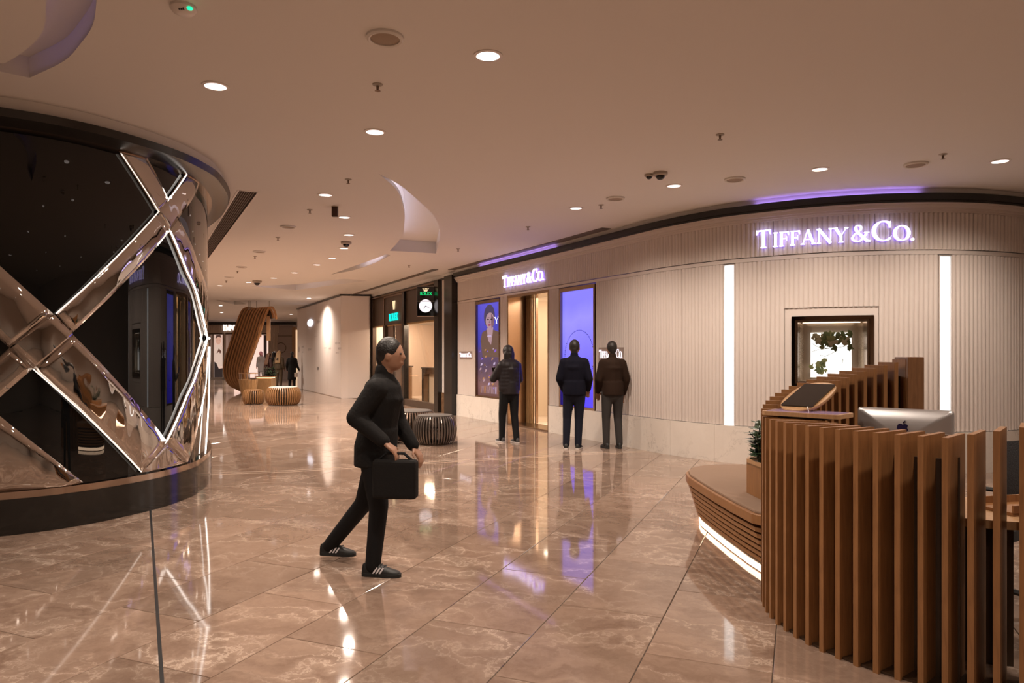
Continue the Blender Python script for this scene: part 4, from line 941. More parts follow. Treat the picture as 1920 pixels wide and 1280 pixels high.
# poster in the far window
t = empty('shop_poster', (ex(408), YE+0.3, 0.1), 0, 'tall fashion poster of a pale figure in the far shop window', 'poster')
MB().box((0,0.03,1.36),(0.72,0.04,2.72)).build('panel', mat('poster_ground', (0.8,0.6,0.52), emit=(1.0,0.72,0.62), es=0.75), t)
def flat(pts, m, y, name): mb = MB(); mb.add([(x,y,z) for x, z in pts], [tuple(range(len(pts)))]); mb.build(name, m, t)
flat(ell(-0.08,2.35,0.17,0.26), em('poster_face', (0.75,0.42,0.32), 1.0), 0.008, 'face_print')
flat([(-0.27,2.45),(-0.22,2.68),(0.05,2.72),(0.12,2.5),(-0.08,2.58)], em('poster_hair', (0.10,0.05,0.04)), 0.006, 'hair_print')
for x in (-0.15,-0.02): flat(ell(x,2.38,0.03,0.012), em('poster_hair', (0.10,0.05,0.04)), 0.005, 'eye_print')
flat([(-0.30,0.75),(-0.34,1.5),(-0.2,2.05),(0.1,2.08),(0.3,1.6),(0.28,0.7)], em('poster_coat', (0.85,0.62,0.52), 0.95), 0.007, 'coat_print')
flat([(-0.2,1.5),(-0.05,1.85),(0.12,1.65),(0.05,1.5),(-0.05,1.62)], em('poster_dark', (0.16,0.07,0.05)), 0.004, 'scarf_print')
flat([(-0.34,0.0),(-0.34,1.0),(-0.2,0.9),(-0.05,0.55),(0.34,0.6),(0.34,0.0)], em('poster_black', (0.03,0.02,0.02)), 0.003, 'trousers_print')
t = empty('shop_sign', (ex(420), YE-0.1, ez(620)), 0, 'white block letters over the far shopfront', 'sign')
letters(t, 'empo', lambda u, v, w: (u, -0.02-w, v), ex(444)-ex(420), 0.36, 0.03, mat('far_sign', (1,1,1), emit=(1.0,0.92,0.86), es=1.25))

# ================================================================== enclosing walls outside the view
for nm, c, d, lab in (('wall_back',(0,-7.6,1.83),(19.2,0.2,3.66),'plain beige wall behind the camera'),('wall_side_left',(-9.6,-0.7,1.83),(0.2,13.8,3.66),'plain beige wall at the left of the near hall'),('wall_side_right',(9.6,2.0,1.83),(0.2,19.2,3.66),'plain beige wall at the right of the near hall')):
    tag(MB().box(c, d).build(nm, M_wallpaint if nm != 'wall_side_left' else M_trimblk), lab, 'wall', kind='structure')
m = MB(); m.prism([(-6.2,12.7),(-8.6,13.0),(-25.4,40.0),(-25.4,49.9),(-25.2,49.9),(-22.0,45.5),(-21.6,40.0)], 0, CEIL-0.001); o = m.build('wall_corridor_left', M_wallpaint); tag(o, 'left corridor wall hidden behind the black shop', 'wall', kind='structure')
m = MB(); m.prism([(8.4,11.3),(9.5,11.3),(9.5,11.9),(8.6,12.0)], 0, CEIL-0.001); o = m.build('wall_corner', M_wallpaint); tag(o, 'short wall closing the right end of the ivory shopfront', 'wall', kind='structure')
# ================================================================== curved black shop corner with mirror bands
bx = empty('black_shopfront'); tag(bx, 'curved black glass shopfront crossed by mirror steel bands', 'shopfront')
ZG0, ZG1 = 0.36, 3.46
m = MB(); BP.sbox(m, 0, BP.L, -0.3, 0.0, 0.30, 3.47, 0.06); o = m.build('black_glass', M_blackglass, bx, True)
m = MB(); BP.sbox(m, 0, BP.L, -0.3, 0.05, 0.0, 0.305, 0.06); m.build('plinth', M_plinth, bx, True)
m = MB(); BP.sbox(m, 0, BP.L, 0.0, 0.045, 0.305, 0.365, 0.06); m.build('bottom_rail', mat('rail_steel', (0.55,0.45,0.38), 0.12, 1.0), bx, True)
m = MB()
for o1, z0, z1 in ((0.05,3.455,3.475),(0.10,3.475,3.495)): BP.sbox(m, 0, BP.L, -0.3, o1, z0, z1, 0.06)
m.build('top_rail', mat('rail_bronze', (0.35,0.26,0.2), 0.2, 0.9), bx, True)
# flared black canopy
m = MB(); prof = [(0.02,3.455),(0.14,3.46),(0.24,3.49),(0.265,3.555),(0.10,3.56),(-0.2,3.56)]; n = 120; P = []
for i in range(n+1):
    for o_, z in prof: P.append(BP.pt(BP.L*i/n, o_, z))
k = len(prof); m.add(P, [(i*k+j, i*k+j+1, (i+1)*k+j+1, (i+1)*k+j) for i in range(n) for j in range(k-1)]); fix_normals(m.build('canopy_trim', mat('canopy_black', (0.02,0.018,0.016), 0.25), bx, True))
m = MB(); BP.sbox(m, 0, BP.L, -0.3, 0.215, 3.562, CEIL-0.001, 0.06); o = m.build('trim_6', M_ceil, None, True); tag(o, 'cream rounded bulkhead above the black shopfront', 'bulkhead', kind='structure')
Q = BP.sz
def band(A, B, off=0.03, bulge=0.006, name='mirror_band', n=18, mt=M_chrome):
    m = MB(); BP.patch(m, [Q(*p) for p in A], [Q(*p) for p in B], n, 6, off, 0.028, bulge); o = m.build(name, mt, bx, 'all'); fix_normals(o); return o
band([(220,284),(292,397)], [(272,297),(311,373)])
band([(344,327),(311,373),(292,397)], [(369,342),(330,409),(313,433)])
band([(292,397),(103,588)], [(313,433),(133,624)], bulge=0.010)
band([(313,433),(345,510),(375,597),(383,634)], [(330,409),(364,487),(383,540),(386.5,575)])
band([(383,634),(365,690),(345,740),(307,826)], [(387.5,650),(381,730),(366,800),(347,866)])
band([(133,626),(307,826)], [(61,691),(260,884)], bulge=0.012)
band([(307,826),(347,866)], [(260.5,885),(262,885)], bulge=0.0, n=6)
band([(99,589),(133,626)], [(18,652),(61,691)], off=0.045, bulge=0.010)
band([(-150,362),(99,589)], [(-150,500),(18,652)], bulge=0.012)
band([(18,652),(-120,775)], [(61,691),(-120,850)], bulge=0.010)
band([(-110,690),(0,779),(153,903)], [(-110,944),(0,924),(120,911)], bulge=0.01)
def ledge(pts, name='edge_light', mt=M_led, r=0.006, off=0.036):
    S_ = [Q(*p) for p in pts]; P = []
    for a, b in zip(S_, S_[1:]):
        for i in range(10): P.append(BP.pt(a[0]+(b[0]-a[0])*i/10, off, a[1]+(b[1]-a[1])*i/10))
    P.append(BP.pt(S_[-1][0], off, S_[-1][1])); MB().tube(P, r, 6).build(name, mt, bx)
ledge([(313,433),(345,510),(375,597),(383,634)], r=0.009); ledge([(383,634),(365,690),(345,740),(307,826)], r=0.009)
ledge([(344,327),(311,373)]); ledge([(292,397),(103,588)], r=0.005, mt=M_ledsoft); ledge([(222,288),(292,397)], r=0.005, mt=M_ledsoft); ledge([(61,691),(260,884)], r=0.005, mt=M_ledsoft)
ledge([(387,650),(386,740),(379,850)], r=0.008, off=0.036)
for p in ((311,370),(383,634)): 
    u, z = Q(*p); MB().ball(BP.pt(u, 0.055, z), 0.014, 8, 6).build('light_node', M_led, bx)

# ================================================================== reception desk of radial slats
DC = Vector((2.57, 4.10)); DR = 1.07
t = empty('reception_desk', (DC.x, DC.y, 0), 0, 'round reception desk of upright brown wooden slats at lower right', 'desk'); desk = t
ST = 5.2; A0 = -124.7 + ST*6
def height(a):
    if a > -124.7: return 1.155 + (a+124.7)*0.0038
    if a > -194: return 1.155
    return 1.155 + (-194-a)/87*0.345
slat_me = MB().box((0.135,0,0.5),(0.27,0.026,1.0)).mesh('slat', M_wood); 
a = A0; k = 0
while a > -281:
    ar = math.radians(a); f = Vector((DR*math.cos(ar), DR*math.sin(ar)))
    w = min(max((a+190)/60, 0), 1); aim = Vector((0.63, 0.30))*w
    dvec = (aim - f).normalized(); o = link('slat', slat_me, t)
    o.location = (f.x, f.y, 0.0); o.rotation_euler = (0, 0, math.atan2(dvec.y, dvec.x)); o.scale = (1, 1, height(a))
    a -= ST; k += 1
# end board at the back
ar = math.radians(-283.5); e = bevel(MB().box((0.16,0,0.76),(0.32,0.10,1.51)).mesh('end_board', wood('end_wood', (0.22,0.10,0.042), (0.15,0.068,0.028))), 0.004, 1); o = link('end_board', e, t); o.location = (DR*math.cos(ar), DR*math.sin(ar), 0); o.rotation_euler = (0,0,ar+PI)
def ring(r0, r1, a0, a1, z0, z1, mt, name, zt=None, n=60):
    mb = MB(); P = []
    for i in range(n+1):
        q = a0+(a1-a0)*i/n; c, s = math.cos(math.radians(q)), math.sin(math.radians(q)); zz = zt(q) if zt else z1
        P += [(r0*c,r0*s,z0),(r1*c,r1*s,z0),(r1*c,r1*s,zz),(r0*c,r0*s,zz)]
    fs = [(4*i+j, 4*i+(j+1)%4, 4*i+4+(j+1)%4, 4*i+4+j) for i in range(n) for j in range(4)] + [(3,2,1,0), tuple(4*n+j for j in range(4))]
    mb.add(P, fs); o = mb.build(name, mt, t); fix_normals(o); return o
ring(DR-0.165, DR-0.145, -121.5, -281, 0.0, 1.0, M_wooddark, 'backing', lambda q: height(q)-0.115)
ring(DR-0.305, DR-0.285, -121.5, -196, 0.70, 1.14, wood('rim_wood', (0.26,0.15,0.08), (0.20,0.11,0.06)), 'inner_rim')
ring(0.16, DR-0.31, -96, -262, 0.70, 0.74, M_woodlight, 'worktop')
ring(DR-0.30, DR-0.02, A0, -281, 0.0, 0.012, M_wooddark, 'base_plate')
ring(0.60, 0.62, -100, -200, 0.0, 0.70, M_wooddark, 'modesty_panel')
# computer
imac = empty('desktop_computer', (2.405, 4.36, 0.74), math.atan2(-0.345, 0.39), 'silver all-in-one computer seen from behind on the desk', 'computer')
def rrect(w, h, r, n=6):
    P = []
    for cx, cy, a0 in ((w/2-r,h/2-r,0),(-w/2+r,h/2-r,90),(-w/2+r,-h/2+r,180),(w/2-r,-h/2+r,270)):
        P += [(cx+r*math.cos(math.radians(a0+90*i/n)), cy+r*math.sin(math.radians(a0+90*i/n))) for i in range(n+1)]
    return P
def zplate(mb, poly, y0, y1, z):
    n = len(poly); mb.add([(x,y0,y+z) for x, y in poly]+[(x,y1,y+z) for x, y in poly], [tuple(range(n)), tuple(range(2*n-1,n-1,-1))]+[(i,n+i,n+(i+1)%n,(i+1)%n) for i in range(n)])
mb = MB(); P = rrect(0.53,0.37,0.02); n = len(P); rings_ = [(1.0,0.006),(1.0,0.0),(0.93,-0.012),(0.6,-0.028),(0.25,-0.036)]
V = []
for s, y in rings_: V += [(x*s,y,z*s+0.275) for x, z in P]
mb.add(V, [(j*n+i,j*n+(i+1)%n,(j+1)*n+(i+1)%n,(j+1)*n+i) for j in range(len(rings_)-1) for i in range(n)]+[tuple(range(n)), tuple(range((len(rings_)-1)*n, len(rings_)*n))])
fix_normals(mb.build('shell', M_alu, imac, 'all'))
mb = MB(); zplate(mb, rrect(0.52,0.36,0.015), 0.006, 0.009, 0.275); mb.build('screen_glass', M_blkgloss, imac)
mb = MB(); zplate(mb, rrect(0.18,0.20,0.01), -0.055, -0.045, 0.10); mb.build('stand', M_alu, imac); MB().box((0,-0.02,0.004),(0.20,0.17,0.008)).build('foot', M_alu, imac)
ap = MB(); body = [(0.0,0.020),(0.010,0.025),(0.021,0.023),(0.029,0.015),(0.025,0.008),(0.0235,0.001),(0.027,-0.007),(0.030,-0.010),(0.024,-0.022),(0.016,-0.030),(0.008,-0.029),(0.0,-0.026),(-0.008,-0.029),(-0.016,-0.030),(-0.025,-0.020),(-0.031,-0.006),(-0.031,0.008),(-0.026,0.019),(-0.016,0.025),(-0.008,0.024)]
zplate(ap, body, -0.0385, -0.028, 0.345); zplate(ap, [(0.0,0.028),(0.002,0.036),(0.010,0.044),(0.014,0.046),(0.013,0.038),(0.006,0.030)], -0.0385, -0.026, 0.345); fix_normals(ap.build('fruit_emblem', mat('emblem_dark', (0.015,0.012,0.05), 0.1), imac))
# tilted tablet tray on its board
bd = Vector((1.91-1.60, 4.02-4.34)); bang = math.atan2(bd.y, bd.x)
t = empty('tablet_stand', (1.75, 4.22, 1.156), bang, 'tilted oval wooden tray holding a black tablet on the desk', 'tablet stand')
mb = MB(); mb.prism(rrect(0.46,0.24,0.03), 0.012, 0.036); mb.build('board', M_woodlight, t); mb = MB(); mb.prism(rrect(0.42,0.20,0.02), 0.0363, 0.0385); mb.build('violet_reflection', M_lavrefl, t)  # thin sheet added on the board to carry the painted reflection
mb = MB(); mb.prism(rrect(0.30,0.16,0.02), 0.0, 0.012); mb.build('foot', M_black, t)
tl = math.radians(-19)
def oval(w, h, p=2.6, n=40): return [(w/2*math.copysign(abs(math.cos(2*PI*i/n))**(2/p), math.cos(2*PI*i/n)), h/2*math.copysign(abs(math.sin(2*PI*i/n))**(2/p), math.sin(2*PI*i/n))) for i in range(n)]
mb = MB(); P = oval(0.47,0.26); n = len(P); V = []
for s, z in ((0.86,-0.018),(0.97,-0.010),(1.0,0.004),(0.985,0.010),(0.95,0.010)): V += [(x*s,y*s,z) for x, y in P]
mb.add(V, [(j*n+i,j*n+(i+1)%n,(j+1)*n+(i+1)%n,(j+1)*n+i) for j in range(4) for i in range(n)]+[tuple(range(n-1,-1,-1)), tuple(range(4*n,5*n))])
tr = mb.build('tray', M_woodlight, t, 'all'); tr.location = (-0.07,0.19,0.112); tr.rotation_euler = (0, tl, PI/2); tr.data.set_sharp_from_angle(angle=math.radians(50))
mb = MB(); mb.prism(rrect(0.37,0.195,0.014), 0.0102, 0.018); mb.build('tablet', M_blkgloss, tr); mb = MB(); mb.prism(rrect(0.10,0.10,0.01), -0.05, -0.017); mb.build('bracket', M_black, tr)
mb = MB().tube([(-0.17,-0.06,0.015),(-0.215,-0.085,0.012),(-0.235,-0.10,-0.03),(-0.23,-0.115,-0.08)], 0.0032, 6); mb.build('cable', M_white, tr)
# office chair
t = empty('office_chair', (2.93, 4.42, 0), math.radians(35), 'black mesh office chair behind the slatted desk', 'chair')
mb = MB(); V = []; n = 10
for i in range(n+1):
    for j in range(9):
        x = (j-4)/4*0.22*(1-0.12*(i/n)**2); z = 0.52+0.50*i/n; y = 0.06*(x/0.22)**2 - 0.04*math.sin(PI*i/n); V.append((x,-0.20+y,z))
V += [(x,y-0.02,z) for x,y,z in V]; o_ = (n+1)*9
fs = [(i*9+j,i*9+j+1,(i+1)*9+j+1,(i+1)*9+j) for i in range(n) for j in range(8)]; fs += [tuple(q+o_ for q in f[::-1]) for f in fs]
mb.add(V, fs); mb.build('backrest', bump(mat('chair_mesh', (0.02,0.02,0.023), 0.6), 120, 0.4, 0.01), t, 'all')
mb = MB(); mb.prism(rrect(0.48,0.46,0.1), 0.44, 0.50); mb.build('seat', mat('chair_fabric', (0.02,0.02,0.022), 0.8), t)
MB().lathe([(0.03,0.10),(0.025,0.44)], n=12).build('gas_column', M_steel, t)
for k in range(5):
    q = 2*PI*k/5; MB().tube([(0.03*math.cos(q),0.03*math.sin(q),0.11),(0.27*math.cos(q),0.27*math.sin(q),0.07)], 0.018, 6).build('leg', M_black, t); MB().ball((0.27*math.cos(q),0.27*math.sin(q),0.028), 0.028, 8, 6).build('castor', M_black, t)
for s in (-1,1): MB().tube([(s*0.24,0.10,0.66),(s*0.25,-0.12,0.66),(s*0.23,-0.18,0.50)], 0.016, 6).build('armrest', M_black, t)
# things on the worktop beside the chair
t = empty('desk_tray', (2.60, 3.62, 0.741), 0.2, 'light wooden paper tray on the worktop inside the desk', 'tray')
mb = MB().box((0,0,0.008),(0.36,0.24,0.016)); mb.build('base', M_wood, t); mb = MB(); [mb.box((0,s*0.115,0.03),(0.36,0.01,0.045)) for s in (-1,1)]; mb.build('side', M_wood, t)

# ================================================================== curved bench and planter beside the desk
bench = empty('curved_bench', (2.2, 5.8, 0), 0, 'curved bench of horizontal slats with suede seat beside the desk', 'bench')
out = [(1.70,4.765),(1.64,4.87),(1.605,5.2),(1.582,5.6),(1.570,6.0),(1.568,6.35),(1.60,6.55),(1.68,6.74),(1.82,6.88),(2.05,6.95),(2.4,6.95),(2.9,6.80),(3.3,6.4),(3.42,5.9),(3.3,5.5),(2.95,5.32),(2.57,5.30),(2.2,5.24),(1.9,5.08),(1.80,4.95)]
def bloc(poly): return [(x-2.2,y-5.8) for x, y in poly]
def shrink(poly, d):
    n = len(poly); A = sum(poly[i][0]*poly[(i+1)%n][1]-poly[(i+1)%n][0]*poly[i][1] for i in range(n)); sg = 1 if A > 0 else -1; R_ = []
    for i in range(n):
        a, b, c = Vector(poly[i-1]), Vector(poly[i]), Vector(poly[(i+1)%n]); e1, e2 = (b-a).normalized(), (c-b).normalized()
        nn = Vector((-e1.y-e2.y, e1.x+e2.x))*sg; nn.normalize(); k = max(0.4, abs(nn.dot(Vector((-e1.y,e1.x))))); R_.append(tuple(b+nn*(d/k)))
    return R_
def recess(poly, d):
    """steps the visible front edge in by d; the hidden inner edge stays"""
    R_ = list(poly)
    for i in range(1, 12):
        a, b = Vector(poly[i-1]), Vector(poly[i+1]); e1 = (b-a).normalized(); R_[i] = (poly[i][0]+e1.y*d, poly[i][1]-e1.x*d)
    R_[0] = (poly[0][0]+0.80*d, poly[0][1]+0.80*d); return R_
o = MB().prism(bloc(out), 0.375, 0.445).build('seat_rim', M_woodlight if False else M_wood, bench); bevel(o.data, 0.004, 1)
o = MB().prism(bloc(recess(out, 0.025)), 0.44, 0.465).build('seat_cushion', M_suede, bench); bevel(o.data, 0.01, 2)
for k in range(6):
    z = 0.335-k*0.046; MB().prism(bloc(recess(out, 0.012+0.014*(k+1))), z-0.014, z+0.014).build('slat', M_wood, bench)
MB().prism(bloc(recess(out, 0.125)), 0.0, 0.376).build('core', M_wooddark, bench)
LB = recess(out, 0.12)
ed = [(x-2.2,y-5.8) for x, y in LB[0:11]]; fl = MB(); n = len(ed)
fl.add([(x,y,z) for z in (0.008,0.055) for x, y in ed], [(i+1,i,n+i,n+i+1) for i in range(n-1)]); fl.build('floor_light', M_ledwarm, bench)
t = empty('wooden_planter', (2.12, 5.42, 0.466), 0, 'wooden planter box with leafy plant behind the desk', 'planter')
pp = [(x-2.12,y-5.42) for x, y in [(1.83,5.22),(1.815,5.50),(1.86,5.60),(2.45,5.62),(2.47,5.40),(2.1,5.36)]]
o = MB().prism(pp, 0.0, 0.235).build('box', M_wood, t); MB().prism(shrink(pp,0.02), 0.2352, 0.238).build('soil', M_black, t)
mr = MB(); pi_ = shrink(pp, 0.02); n = len(pp); mr.add([(x,y,z) for z in (0.22,0.262) for x, y in pp]+[(x,y,z) for z in (0.22,0.262) for x, y in pi_], [(i,(i+1)%n,n+(i+1)%n,n+i) for i in range(n)]+[(2*n+i,3*n+i,3*n+(i+1)%n,2*n+(i+1)%n) for i in range(n)]+[(n+i,n+(i+1)%n,3*n+(i+1)%n,3*n+i) for i in range(n)]); fix_normals(mr.build('rim', M_woodlight, t))
plant = empty('potted_plant', (1.98, 5.40, 0.704), 0, 'dark green leafy plant growing in the wooden planter', 'plant')
def leaf(mb, p, d, l, w):
    d = Vector(d).normalized(); s = d.cross(Vector((0,0,1))); s = s.normalized() if s.length > 1e-3 else Vector((1,0,0)); u = s.cross(d); p = Vector(p)
    V = [p, p+d*l*0.35+s*w/2-u*0.1*w, p+d*l*0.75+s*w*0.4-u*0.15*w, p+d*l-u*l*0.15, p+d*l*0.75-s*w*0.4-u*0.15*w, p+d*l*0.35-s*w/2-u*0.1*w, p+d*l*0.5]
    mb.add(V, [(0,1,6),(1,2,6),(2,3,6),(3,4,6),(4,5,6),(5,0,6)])
rnd = random.Random(21); lm = MB(); st = MB()
for k in range(13):
    bx_, by_ = rnd.uniform(-0.14,0.25), rnd.uniform(-0.10,0.12); hgt = rnd.uniform(0.20,0.40); lean = (rnd.uniform(-0.10,0.05), rnd.uniform(-0.08,0.08))
    P = [(bx_+lean[0]*q*q, by_+lean[1]*q*q, hgt*q) for q in (0,0.33,0.66,1)]; st.tube(P, 0.004, 5)
    for i in range(16):
        q = rnd.uniform(0.15,1); ang = rnd.uniform(0,2*PI); leaf(lm, (bx_+lean[0]*q*q, by_+lean[1]*q*q, hgt*q), (math.cos(ang), math.sin(ang), rnd.uniform(-0.2,0.7)), rnd.uniform(0.06,0.11), rnd.uniform(0.045,0.07))
M_leaf = mat('dark_leaf', (0.035,0.065,0.030), 0.35)
tag(lm.build('foliage', M_leaf, plant), kind='stuff'); st.build('stem', mat('stem', (0.05,0.06,0.02), 0.6), plant)

# ================================================================== slatted drum ottomans
M_slatgrey = mat('grey_lacquer', (0.20,0.165,0.145), 0.22, 0.55); M_slatdark = mat('bronze_lacquer', (0.16,0.105,0.075), 0.28, 0.4); M_pad = bump(mat('pad_fabric', (0.085,0.07,0.06), 0.9), 60, 0.3)
def ottoman(px, base, w, h, mt, mc, label, N):
    x, y = ground(px, base); R0 = w/2; y += R0*0.9; x = (px-CX)/F*y
    t = empty('slatted_ottoman', (x, y, 0), 0, label, 'ottoman')
    prof_o = []; 
    for i in range(9):
        q = -1.15+2.3*i/8; prof_o.append((R0*(0.70+0.30*math.cos(q*1.02))/(1.0), h*0.5+h*0.46*math.sin(q)/math.sin(1.15)))
    prof_i = [(r-0.055 if 0 < i < 8 else r-0.075, z) for i, (r, z) in enumerate(prof_o)]
    th = 2*PI*R0/N*0.42; mb = MB(); P = []
    for s in (-1, 1):
        P += [(r, s*th/2, z) for r, z in prof_o] + [(r, s*th/2, h*0.5+(z-h*0.5)*0.93) for r, z in prof_i]
    n = 9; fs = []
    for i in range(n-1):
        fs += [(i,i+1,n+i+1,n+i), (2*n+i,3*n+i,3*n+i+1,2*n+i+1), (i,2*n+i,2*n+i+1,i+1), (n+i,n+i+1,3*n+i+1,3*n+i)]
    fs += [(0,n,3*n,2*n), (n-1,3*n-1,4*n-1,2*n-1)]
    mb.add(P, fs); me = mb.mesh('slat', mt); 
    for k in range(N):
        o = link('slat', me, t); o.rotation_euler = (0,0,2*PI*k/N)
    rt = prof_o[-1][0]
    MB().lathe([(rt-0.05,h*0.90),(rt-0.012,h*0.93),(rt-0.012,h*0.985),(rt-0.04,h*1.0),(0.001,h*1.01)], n=40).build('seat_pad', mc, t, True)
    MB().lathe([(rt-0.09,0.0),(rt-0.02,0.0),(rt-0.02,h*0.06),(rt-0.09,h*0.06)], n=36, cap=False).build('base_ring', M_wooddark, t, True)
    MB().lathe([(R0-0.12,h*0.47),(R0-0.05,h*0.47),(R0-0.05,h*0.52),(R0-0.12,h*0.52)], n=36, cap=False).build('inner_ring', M_wooddark, t, True)
    if mt is not M_slatgrey: MB().lathe([(R0*0.62,0.01),(R0*0.70,h*0.3),(R0*0.70,h*0.7),(R0*0.62,h*0.9)], n=28).build('core', M_wooddark, t, True)
    return t
ottoman(815.5, 836, 0.76, 0.50, M_slatgrey, M_pad, 'grey metallic slatted ottoman nearest the ivory shop', 44)
ottoman(770, 827, 0.98, 0.52, M_slatdark, M_pad, 'wide bronze slatted ottoman behind the grey one', 56)
ottoman(717, 835, 0.62, 0.48, M_slatdark, M_pad, 'small dark slatted ottoman beside the walking person', 38)
M_slatoak = wood('ottoman_oak', (0.25,0.125,0.05), (0.18,0.09,0.036))
ottoman(531, 761, 1.06, 0.56, M_slatoak, mat('pad_light', (0.45,0.38,0.33), 0.85), 'wide oak slatted ottoman in the corridor', 44)
ottoman(475.5, 758.5, 0.66, 0.45, M_slatoak, M_slatoak, 'small oak slatted ottoman beside the wide one in the corridor', 30)

# ================================================================== leaning timber shelter in the corridor
sh = empty('timber_shelter', (-9.9, 28.2, 0), 0, 'tall leaning shelter of curved timber ribs in the corridor', 'sculpture')
def Lc(px, py, Y): return ((px-CX)/F*Y, zat(py, Y))
ribL = [(456,737.5),(430,722),(419.5,700),(421,676),(432,640),(441,612),(450,588),(457,578),(468,575)]
ribR = [(472,737.5),(463,716),(462,692),(476,652),(487,620),(496,592),(503,578),(511,574.5),(517,585),(519.5,598)]
ribL += [(476,580)]
NR = 10
M_gapshade = wood('gap_shade_tone', (0.045,0.019,0.008), (0.03,0.013,0.006))  # near-black tone stands in for the shaded rib sides
M_rib = wood('rib_oak', (0.42,0.20,0.075), (0.32,0.15,0.055))
for k in range(NR):
    q = k/(NR-1); Y = 28.9 - 1.5*q
    C = []
    for (ax, ay), (bx_, by_) in zip(ribL, ribR):
        px = ax+(bx_-ax)*q; py = ay+(by_-ay)*q; C.append(Lc(px, py, Y))
    if q < 0.95: C[0] = (C[0][0], max(0.0, C[0][1]-0.0)) if q > 0.02 else (C[0][0], 0.0)
    # smooth
    D = []
    p = [Vector(c) for c in C]; p = [2*p[0]-p[1]]+p+[2*p[-1]-p[-2]]
    for i in range(1, len(p)-2):
        for s in range(5):
            tt = s/5; a, b, c, d = p[i-1:i+3]; D.append(0.5*((2*b)+(c-a)*tt+(2*a-5*b+4*c-d)*tt*tt+(3*b-a-3*c+d)*tt**3))
    D.append(p[-2])
    mb = MB(); P = []; wdt = 0.056; th = 0.11; gsh = 0.0
    for i, c in enumerate(D):
        tg = (D[min(i+1,len(D)-1)]-D[max(i-1,0)]).normalized(); nn = Vector((-tg.y, tg.x))
        for s1, s2 in ((0,-1),(1,-1),(1,1),(0,1)):
            e = c - nn*(wdt*s1 + (gsh if s2 > 0 else 0))
            P.append((e.x+9.9, Y+s2*th/2-28.2+0.0, max(0.0, e.y)))
    n = len(D); mb.add(P, [(4*i+j,4*i+(j+1)%4,4*i+4+(j+1)%4,4*i+4+j) for i in range(n-1) for j in range(4)]+[(3,2,1,0), tuple(4*n-4+j for j in range(4))])
    fix_normals(mb.build('rib', M_rib, sh))
    if k < NR-1:                                  # added dark strip, painted shade in the gap to the next rib
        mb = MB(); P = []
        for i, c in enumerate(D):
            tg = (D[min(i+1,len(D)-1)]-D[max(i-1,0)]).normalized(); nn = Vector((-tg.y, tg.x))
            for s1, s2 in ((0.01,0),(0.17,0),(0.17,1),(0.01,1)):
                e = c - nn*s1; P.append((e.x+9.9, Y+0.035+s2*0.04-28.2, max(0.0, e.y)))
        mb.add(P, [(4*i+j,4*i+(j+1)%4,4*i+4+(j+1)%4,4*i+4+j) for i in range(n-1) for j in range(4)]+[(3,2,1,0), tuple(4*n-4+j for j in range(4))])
        fix_normals(mb.build('gap_shade', M_gapshade, sh))
for px, py in ((466,579),(469,578),(481,576),(505,573)):
    X, Z = Lc(px, py, 28.1); MB().tube([(X+9.9,-0.1,Z-0.05),(X+9.9,-0.1,CEIL)], 0.012, 6).build('hanging_rod', M_steel, sh)
for (px, pa, pb, w) in ((503.5,592,638,6.2),(487,608,632,5)):
    X0, Z0_ = Lc(px, pa, 27.6); X1, Z1_ = Lc(px, pb, 27.6); MB().box((X0+9.9,-0.6,(Z0_+Z1_)/2),(w/F*27.6,0.10,Z0_-Z1_)).build('hanging_board', M_woodlight, sh)
# basket pot, light box and plant beneath the shelter
Y = 26.9; X = (465.5-CX)/F*Y; t = empty('wooden_basket', (X, Y, 0), 0, 'tapered wooden basket with a hoop rim under the shelter', 'basket')
mbk = []
for k in range(18):
    q = 2*PI*k/18; V = []
    for r, z in ((0.22,0.0),(0.28,0.3),(0.32,0.6)):
        for s, dr in ((-1,0),(1,0),(1,0.03),(-1,0.03)): V.append(((r+dr)*math.cos(q)-s*0.052*math.sin(q), (r+dr)*math.sin(q)+s*0.052*math.cos(q), z))
    mb = MB().add(V, [(4*i+j,4*i+(j+1)%4,4*i+4+(j+1)%4,4*i+4+j) for i in range(2) for j in range(4)]+[(3,2,1,0),(8,9,10,11)]); fix_normals(mb.build('stave', M_goldwood, t))
MB().lathe([(0.31,0.82),(0.345,0.82),(0.345,0.85),(0.31,0.85)], n=28, cap=False).build('hoop', M_woodlight, t)
for k in range(6): q = 2*PI*k/6; MB().tube([(0.325*math.cos(q),0.325*math.sin(q),0.6),(0.328*math.cos(q),0.328*math.sin(q),0.83)],0.012,6).build('post', M_steel, t)
MB().lathe([(0.001,0.02),(0.21,0.02),(0.26,0.3)], n=20, cap=False).build('liner', M_woodlight, t)
Y = 28.0; X = (493.5-CX)/F*Y; t = empty('lit_wooden_box', (X, Y+0.3, 0), 0, 'wooden plinth box glowing at its top under the shelter', 'plinth')
MB().box((0,0,0.30),(0.62,0.6,0.60)).build('body', M_goldwood, t); MB().box((0,0,0.625),(0.56,0.54,0.03)).build('glow_line', mat('plinth_glow', (1,1,1), emit=(1,0.62,0.33), es=2.5), t); MB().box((0,0,0.66),(0.66,0.62,0.04)).build('top', M_woodlight, t)
t = empty('bushy_plant', (X+0.15, Y+0.3, 0.68), 0, 'dark bushy plant on the glowing wooden box', 'plant'); lm = MB(); rnd = random.Random(4)
for k in range(160):
    a_ = rnd.uniform(0,2*PI); e_ = rnd.uniform(0.0,1.3); r_ = rnd.uniform(0.05,0.30); leaf(lm, (r_*math.cos(a_)*math.cos(e_), r_*math.sin(a_)*math.cos(e_), 0.04+r_*math.sin(e_)*1.2), (math.cos(a_), math.sin(a_), rnd.uniform(-0.3,0.8)), rnd.uniform(0.08,0.16), 0.06)
